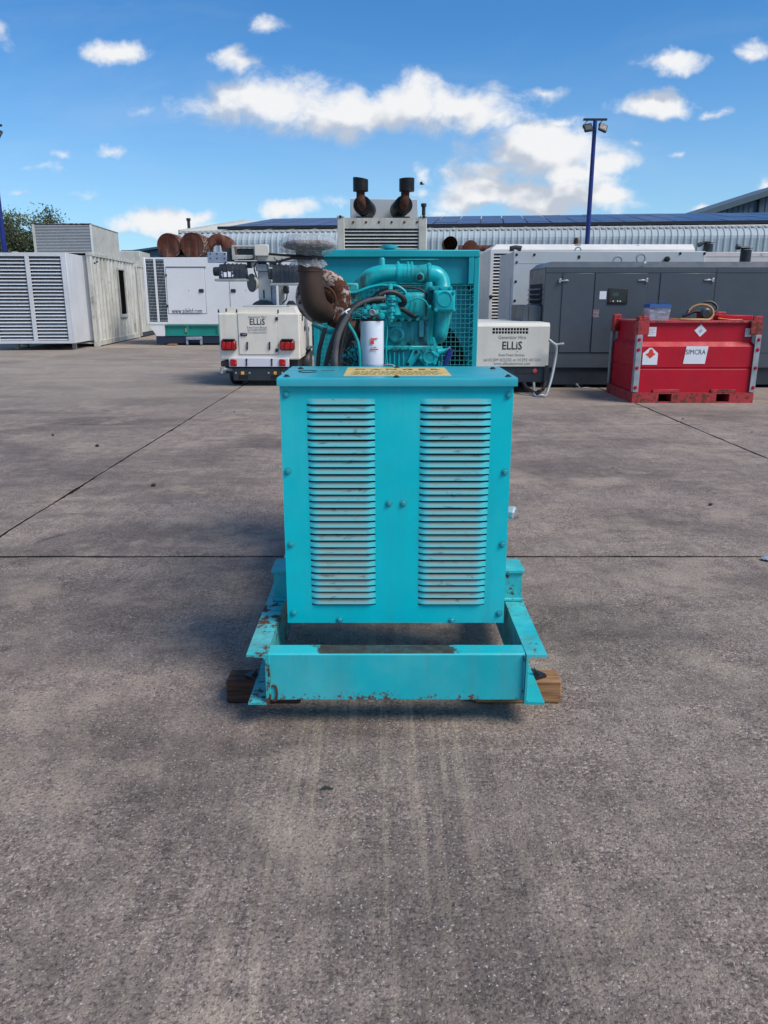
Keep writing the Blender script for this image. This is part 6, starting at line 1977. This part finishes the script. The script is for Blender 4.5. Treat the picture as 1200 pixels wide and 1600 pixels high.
MB().box(bx0_ + .06, bx1_ - .06, VY + .13, VY + 2.4, .22, bzb - .002).build('chassis', M['blackm'], tr)
for s, x in ((-1, bx0_ + .22), (1, bx1_ - .02)):
    wheel(tr, x, VY + (.42 if s < 0 else 1.25), .29 if s < 0 else .30, .20, s)
    MB().box(x - .13, x + .13, VY + (.1 if s < 0 else .9), VY + (.8 if s < 0 else 1.62), .60, .63, .01).build('mudguard', M['blackpl'], tr)
q = MB(); q.tube([at(346, 579, VY - .02), at(352, 577, VY), at(365, 578, VY + .05)], [.035, .03, .03], 10); q.tube([at(347, 574, VY - .05), at(346, 583, VY - .05)], .03, 10); q.build('corner_jack', M['galv'], tr)
bx(345, 564, 358, 573, VY + .03, .3, 'blackpl', 'wheel_arch', tr, .01)
for (x, y) in ((341, 488.5), (353, 487), (369.3, 488.5), (434, 489)):
    MB().lathe([(.018, 0), (.010, .06)], at(x + .5, y, VY + .02), (0, 0, 1), 8).build('lid_pin', M['blackm'], tr)
# right flank: hoses, locks and stuff, steel arm
for i, (y0, z) in enumerate(((.35, 1.15), (.7, .95), (1.1, 1.2), (1.5, .9))):
    MB().box(bx1_, bx1_ + .03, VY + y0, VY + y0 + .07, z, z + .10, .01).build('side_latch', M['blackpl'], tr)
for y0 in (.12, 1.22):
    MB().box(bx1_ - .001, bx1_ + .012, VY + y0, VY + y0 + 1.0, bzb + .06, bzt - .06, .006).build('side_door', M['cream'], tr)
q = MB(); q.tube([(bx1_ + .03, VY + .8, bzt - .1), (bx1_ + .06, VY + .85, .9), (bx1_ + .05, VY + 1.0, .6)], .03, 8, sub=3); q.build('side_cable', M['galv'], tr)
# mast foot, column, head
my = VY + .9
def mx(x, y, d=0.0): return at(x, y, my + d)
q = MB()
hp = [mx(432 - 40 * i / 12 if False else 0, 0) for i in range(0)]
cc0 = mx(412, 481)
ps = []
for i in range(13):
    a = math.pi * i / 12
    ps.append((cc0.x + .225 * math.cos(a), cc0.z + .145 * math.sin(a)))
q.prism(ps, 'y', my - .05, my + .04)
q.build('mast_foot', M['greydark'], tr, ang=20)
MB().box(cc0.x - .35, cc0.x + .45, my - .25, my + .6, bzt + .101, bzt + .135, .01).build('mast_base', M['ltgrey'], tr)
v0, v1 = mx(404.5, 481, .02), mx(421.5, 424, .02)
MB().box(v0.x, v1.x, my + .045, my + .22, bzt + .136, v1.z, .012).build('mast', M['ltgrey'], tr)
MB().box(mx(411, 440).x - .012, mx(411, 440).x + .014, my + .040, my + .046, mx(411, 466).z, mx(411, 453).z, .002).build('mast_slot', M['dark'], tr)
MB().box(mx(423, 440).x, mx(429, 440).x, my + .1, my + .2, bzt + .136, mx(424, 440).z, .008).build('mast_ram', M['bracket'], tr)
MB().box(mx(432, 440).x, mx(441, 440).x, my + .25, my + .35, bzt + .136, mx(435, 442).z, .01).build('mast_support', M['cont_old'], tr)
MB().prism([(mx(429, 0).x, bzt + .136), (mx(448, 0).x, bzt + .136), (mx(442, 0).x, mx(0, 470).z), (mx(434, 0).x, mx(0, 470).z)], 'y', my + .2, my + .24).build('support_foot', M['blackpl'], tr)
MB().box(mx(401, 440).x, mx(419, 440).x, my - .05, my + .2, mx(410, 424).z, mx(410, 412).z, .015).build('mast_head', M['galv'], tr)
MB().box(mx(404, 440).x, mx(416, 440).x, my - .02, my + .16, mx(410, 412).z + .001, mx(410, 406).z, .01).build('swivel', M['blackm'], tr)
# cross head frame
hf = MB()
a, b = mx(364, 398).x, mx(402, 398).x
zt3, zb3 = mx(380, 383.5).z, mx(380, 406.5).z
zo, zu = mx(380, 386.5).z, mx(380, 399).z
hf.box(a, b, my - .10, my + .08, zo, zt3, .006).box(a, b, my - .10, my + .08, zb3, zu, .006)
hf.box(a, a + .045, my - .10, my + .08, zu + .0005, zo - .0005).box(b - .05, b, my - .10, my + .08, zu + .0005, zo - .0005)
hf.build('crosshead_frame', M['cont_old'], tr, smooth=False)
MB().box(a + .08, b - .06, my - .02, my + .06, zu + .01, zo - .02, .01).build('stowed_lamp', M['blackpl'], tr)
MB().box(mx(399.5, 390).x, mx(421.5, 390).x, my - .16, my - .101, mx(410, 400.5).z, mx(410, 383).z, .01).build('junction_box', M['cream2'], tr)
MB().box(mx(402, 390).x, mx(465, 390).x, my - .095, my + .08, mx(430, 409).z, mx(430, 396).z, .01).build('crosshead_beam', M['cont_old'], tr)
MB().box(mx(366, 390).x, mx(440, 390).x, my - .12, my + .10, mx(400, 410).z, mx(400, 408.3).z, .005).build('crosshead_plate', M['blackm'], tr)
v0, v1 = mx(326, 411), mx(355.5, 394)
bp_ = MB().box(v0.x, v1.x, my - .08, my - .06, v0.z, v1.z, .008).build('end_plate', M['bracket'], tr)
MB().box(v1.x - .02, a + .02, my - .055, my + .02, mx(360, 409).z, mx(360, 387).z, .008).build('plate_arm', M['blackpl'], tr)
for xx in (330, 340.5, 352):
    for yy_ in (397, 404):
        p = mx(xx, yy_); p.y = my - .081
        boltmb(p, (0, -1, 0), .009, .006).build('bolt', M['greydark'], bp_)
def lamp(x0, y0, x1, y1, facing, d):
    """folded floodlight: ribbed round-backed housing with a cable box at one end, glass below"""
    p0, p1 = mx(x0, y1, d), mx(x1, y0, d)
    yc = my + d
    zc, hz = (p0.z + p1.z) / 2, (p1.z - p0.z) / 2
    w = p1.x - p0.x
    m_ = MB()
    pr_ = []
    for i in range(15):
        a = math.pi * i / 14
        pr_.append((yc - math.cos(a) * .17, p0.z + .03 + (2 * hz - .03) * math.sin(a) ** .7))
    xs_ = p0.x + (.20 * w if facing < 0 else .15 * w)
    m_.prism(pr_, 'x', xs_, p1.x)
    h = m_.build('floodlight', M['blackpl'], tr, ang=30)
    for i in range(5):
        xx = xs_ + (p1.x - xs_) * (.15 + .16 * i)
        MB().prism([(y_ + (y_ - yc) * .05, z_ + (.014 if z_ > p0.z + .04 else 0)) for y_, z_ in pr_], 'x', xx, xx + .02).build('cooling_fin', M['blackpl'], h, ang=30)
    MB().lathe([(hz * .50, 0), (hz * .55, .03), (hz * .55, xs_ - p0.x - .001)], (p0.x, yc - .02, zc + hz * .1), (1, 0, 0), 16).build('cable_box', M['blackpl'], h)
    MB().box(p0.x + .04, p1.x + .01, yc - .18, yc + .18, p0.z - .012, p0.z + .029, .006).build('glass_rim', M['galv'], h)
    MB().box(p0.x + w * .35, p0.x + w * .38, yc - .03, yc + .03, p1.z, mx(0, 409, d).z).build('lamp_stirrup', M['blackm'], h)
    return h, yc, p0, p1
l1, yc, p0, p1 = lamp(335, 412.5, 384.5, 438.5, -1, -.18)
bm = bmesh.new(); bmesh.ops.create_grid(bm, x_segments=10, y_segments=6, size=1)
for v in bm.verts:                                # torn paint and old label on the left lamp
    f = .8 + .5 * noise.noise(v.co * 2.3 + Vector((3, 1, 0)))
    xx = (p0.x + p1.x) / 2 - .02 + v.co.x * .115 * f
    zz_ = p0.z + .06 + (v.co.y + 1) * .055 * f
    t_ = max(0, min(1, ((zz_ - p0.z - .03) / (p1.z - p0.z - .03)))) ** (1 / .7)
    yyv = yc - math.sqrt(max(0, 1 - t_ * t_)) * .17 - .006
    v.co = Vector((xx, yyv, zz_))
MB().bm(bm).build('torn_label', M['paper'], l1)
lamp(420.5, 414, 468, 445, 1, -.18)
v = mx(394, 442, .05)
sp_ = MB().lathe([(.02, .16), (.10, .10), (.155, .02), (.16, 0)], v, (.8, .6, 0), 24)
so = sp_.build('floodlight', M['cont_old'], tr)
MB().lathe([(.165, -.025), (.17, 0), (.155, .01)], v, (.8, .6, 0), 24).build('lamp_glass', M['blackpl'], so)
v = mx(447, 448, .1)
MB().box(v.x - .06, v.x + .04, my + .1, my + .25, mx(0, 459).z, mx(0, 446).z, .02).build('floodlight', M['blackpl'], tr)
q = MB(); q.tube([mx(446, 446, .05), mx(448.5, 458, .05), mx(447, 468, .05), mx(441, 474, .1)], .012, 6, sub=4); q.tube([mx(396, 396, -.17), mx(397, 402, -.17), mx(393, 405, -.15), mx(372, 406, -.13)], .012, 6, sub=4)
q.tube([mx(428, 402, -.17), mx(431, 406, -.17), mx(438, 408, -.17), mx(441, 404, -.15)], .012, 6, sub=4)
q.tube([mx(401, 410, -.1), mx(397, 418, -.1), mx(400, 430, -.02), mx(403, 440, .03)], .014, 6, sub=4)
q.build('lamp_cable', M['black'], tr)
for (x, y, w, h, m) in ((390, 414, 3.5, 5, 'blackm'), (398, 413, 5, 4, 'ltgrey'), (424, 414, 3, 4, 'galv'), (429, 411, 2.5, 5, 'blackm'), (437, 414, 2, 4, 'galv'), (424, 434, 2, 3, 'paper')):
    v0, v1 = mx(x - w, y + h, -.02), mx(x + w, y - h, -.02)
    MB().box(v0.x, v1.x, my - .06, my + .04, v0.z, v1.z, .008).build('bracket', M[m], tr)

# right trailer: front end with drawbar
UY = 13.2
t3 = thing('trailer', 'pale trailer generator with small vent grille and folded drawbar, right of the teal generator', 'trailer', (2.1, UY, 0))
ux0, ux1 = at(700, 540, UY).x, at(858, 540, UY).x
uz0, uz1 = at(800, 572.5, UY).z, at(800, 504.5, UY).z
g0, g1 = at(769.5, 517, UY), at(825.5, 517, UY)
gz0_, gz1_ = at(800, 521.5, UY).z, at(800, 512.5, UY).z
b_ = MB()
b_.box(ux0, g0.x, UY, UY + 2.4, uz0, uz1 - .06).box(g1.x, ux1, UY, UY + 2.4, uz0, uz1 - .06)
b_.box(g0.x + .0005, g1.x - .0005, UY + .0003, UY + 2.4, uz0, gz0_).box(g0.x + .0005, g1.x - .0005, UY + .0003, UY + 2.4, gz1_, uz1 - .0605)
b_.prism([(UY, uz1 - .0595), (UY + .05, uz1), (UY + 2.35, uz1), (UY + 2.4, uz1 - .0595)], 'x', ux0, ux1)
bo3 = b_.build('body', M['cream2'], t3, smooth=False)
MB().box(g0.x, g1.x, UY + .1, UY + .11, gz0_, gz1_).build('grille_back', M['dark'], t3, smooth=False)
for i in range(1, 12):
    xx = g0.x + (g1.x - g0.x) * i / 12
    MB().box(xx - .006, xx + .006, UY + .004, UY + .016, gz0_, gz1_).build('grille_bar', M['cream2'], t3, smooth=False)
MB().box(g0.x, g1.x, UY + .002, UY + .014, (gz0_ + gz1_) / 2 - .006, (gz0_ + gz1_) / 2 + .006).build('grille_crossbar', M['cream2'], t3, smooth=False)
def utext(b, size, x, y, m, sx=1, bold=0):
    return text(b, size, at(x, y, UY) + Vector((0, -.003, 0)), M[m], bo3, sx=sx, bold=bold)
utext('ELLiS', .184, 800, 540.5, 'blackprint', .86, .002)
MB().lathe([(.011, 0), (.011, .002)], at(808.3, 549.3, UY), (0, -1, 0), 8).build('logo_dot', M['greyprint'], bo3)
utext('Generator Hire', .076, 800.5, 527, 'greyprint', .95)
utext('Event Power Services', .062, 799.5, 554.5, 'greyprint', .80)
utext('tel 01209 822333 or 01392 401234', .068, 800, 562.3, 'greyprint', .98)
utext('www.elliselectrical.com', .070, 800, 568, 'greyprint', .92)
MB().box(ux0 + .05, ux1 - .02, UY + .03, UY + 2.3, at(800, 598, UY).z, uz0 - .002, .01).build('chassis', M['greydark'], t3)
bx(807, 575, 833, 584, UY, .03, 'blackpl', 'number_board', t3, .004, -.022)
o = MB().lathe([(.032, 0), (.036, .012), (.001, .018)], at(836, 579.5, UY) + Vector((0, .028, 0)), (0, -1, 0), 18)
M['pinklens'] = plain('faded_red_reflector', (.62, .09, .07), .25)
o.build('reflector', M['pinklens'], t3)
wheel(t3, ux0 + .25, UY + 1.2, .30, .2, -1); wheel(t3, ux1 - .2, UY + 1.2, .30, .2, 1)
q = MB()
q.tube([at(858, 531, UY - .12), at(864, 536, UY - .14), at(869, 541, UY - .14), at(868.5, 556, UY - .16), at(862, 590, UY - .3), at(855, 614, UY - .45)], [.022, .022, .026, .024, .024, .02], 10, sub=3)
q.build('handbrake_lever', M['galv'], t3)
q = MB(); q.tube([at(868, 539, UY - .14), at(874, 538, UY - .14), at(881, 537.5, UY - .14)], [.024, .022, .026], 10); q.build('lever_grip', M['galv'], t3)
q = MB(); q.tube([(at(818, 598, UY).x, UY + .05, at(818, 598, UY).z), at(822, 605, UY - .2), at(835, 614, UY - .35), at(843, 617, UY - .5)], [.035, .03, .03, .035], 8); 
q.tube([at(852, 598, UY), at(848, 609, UY - .2), at(841, 612, UY - .4)], .03, 8)
q.build('drawbar', M['blackm'], t3)
jb = at(845, 622, UY - .55)
q = MB(); q.tube([at(834, 598, UY + .05), at(834.5, 612, UY - .2)], .022, 8); q.tube([at(833, 612, UY - .3), at(838, 620, UY - .5), (jb.x, jb.y, .035), at(853, 618, UY - .5), at(858, 604, UY - .3)], .024, 8, sub=4)
q.build('jockey_stand', M['galv'], t3)
q = MB(); q.box(at(849, 600, UY).x, at(856, 600, UY).x, UY + .0, UY + .28, at(0, 606, UY).z, at(0, 570, UY).z, .01); q.build('coupling_bracket', M['blackpl'], t3)
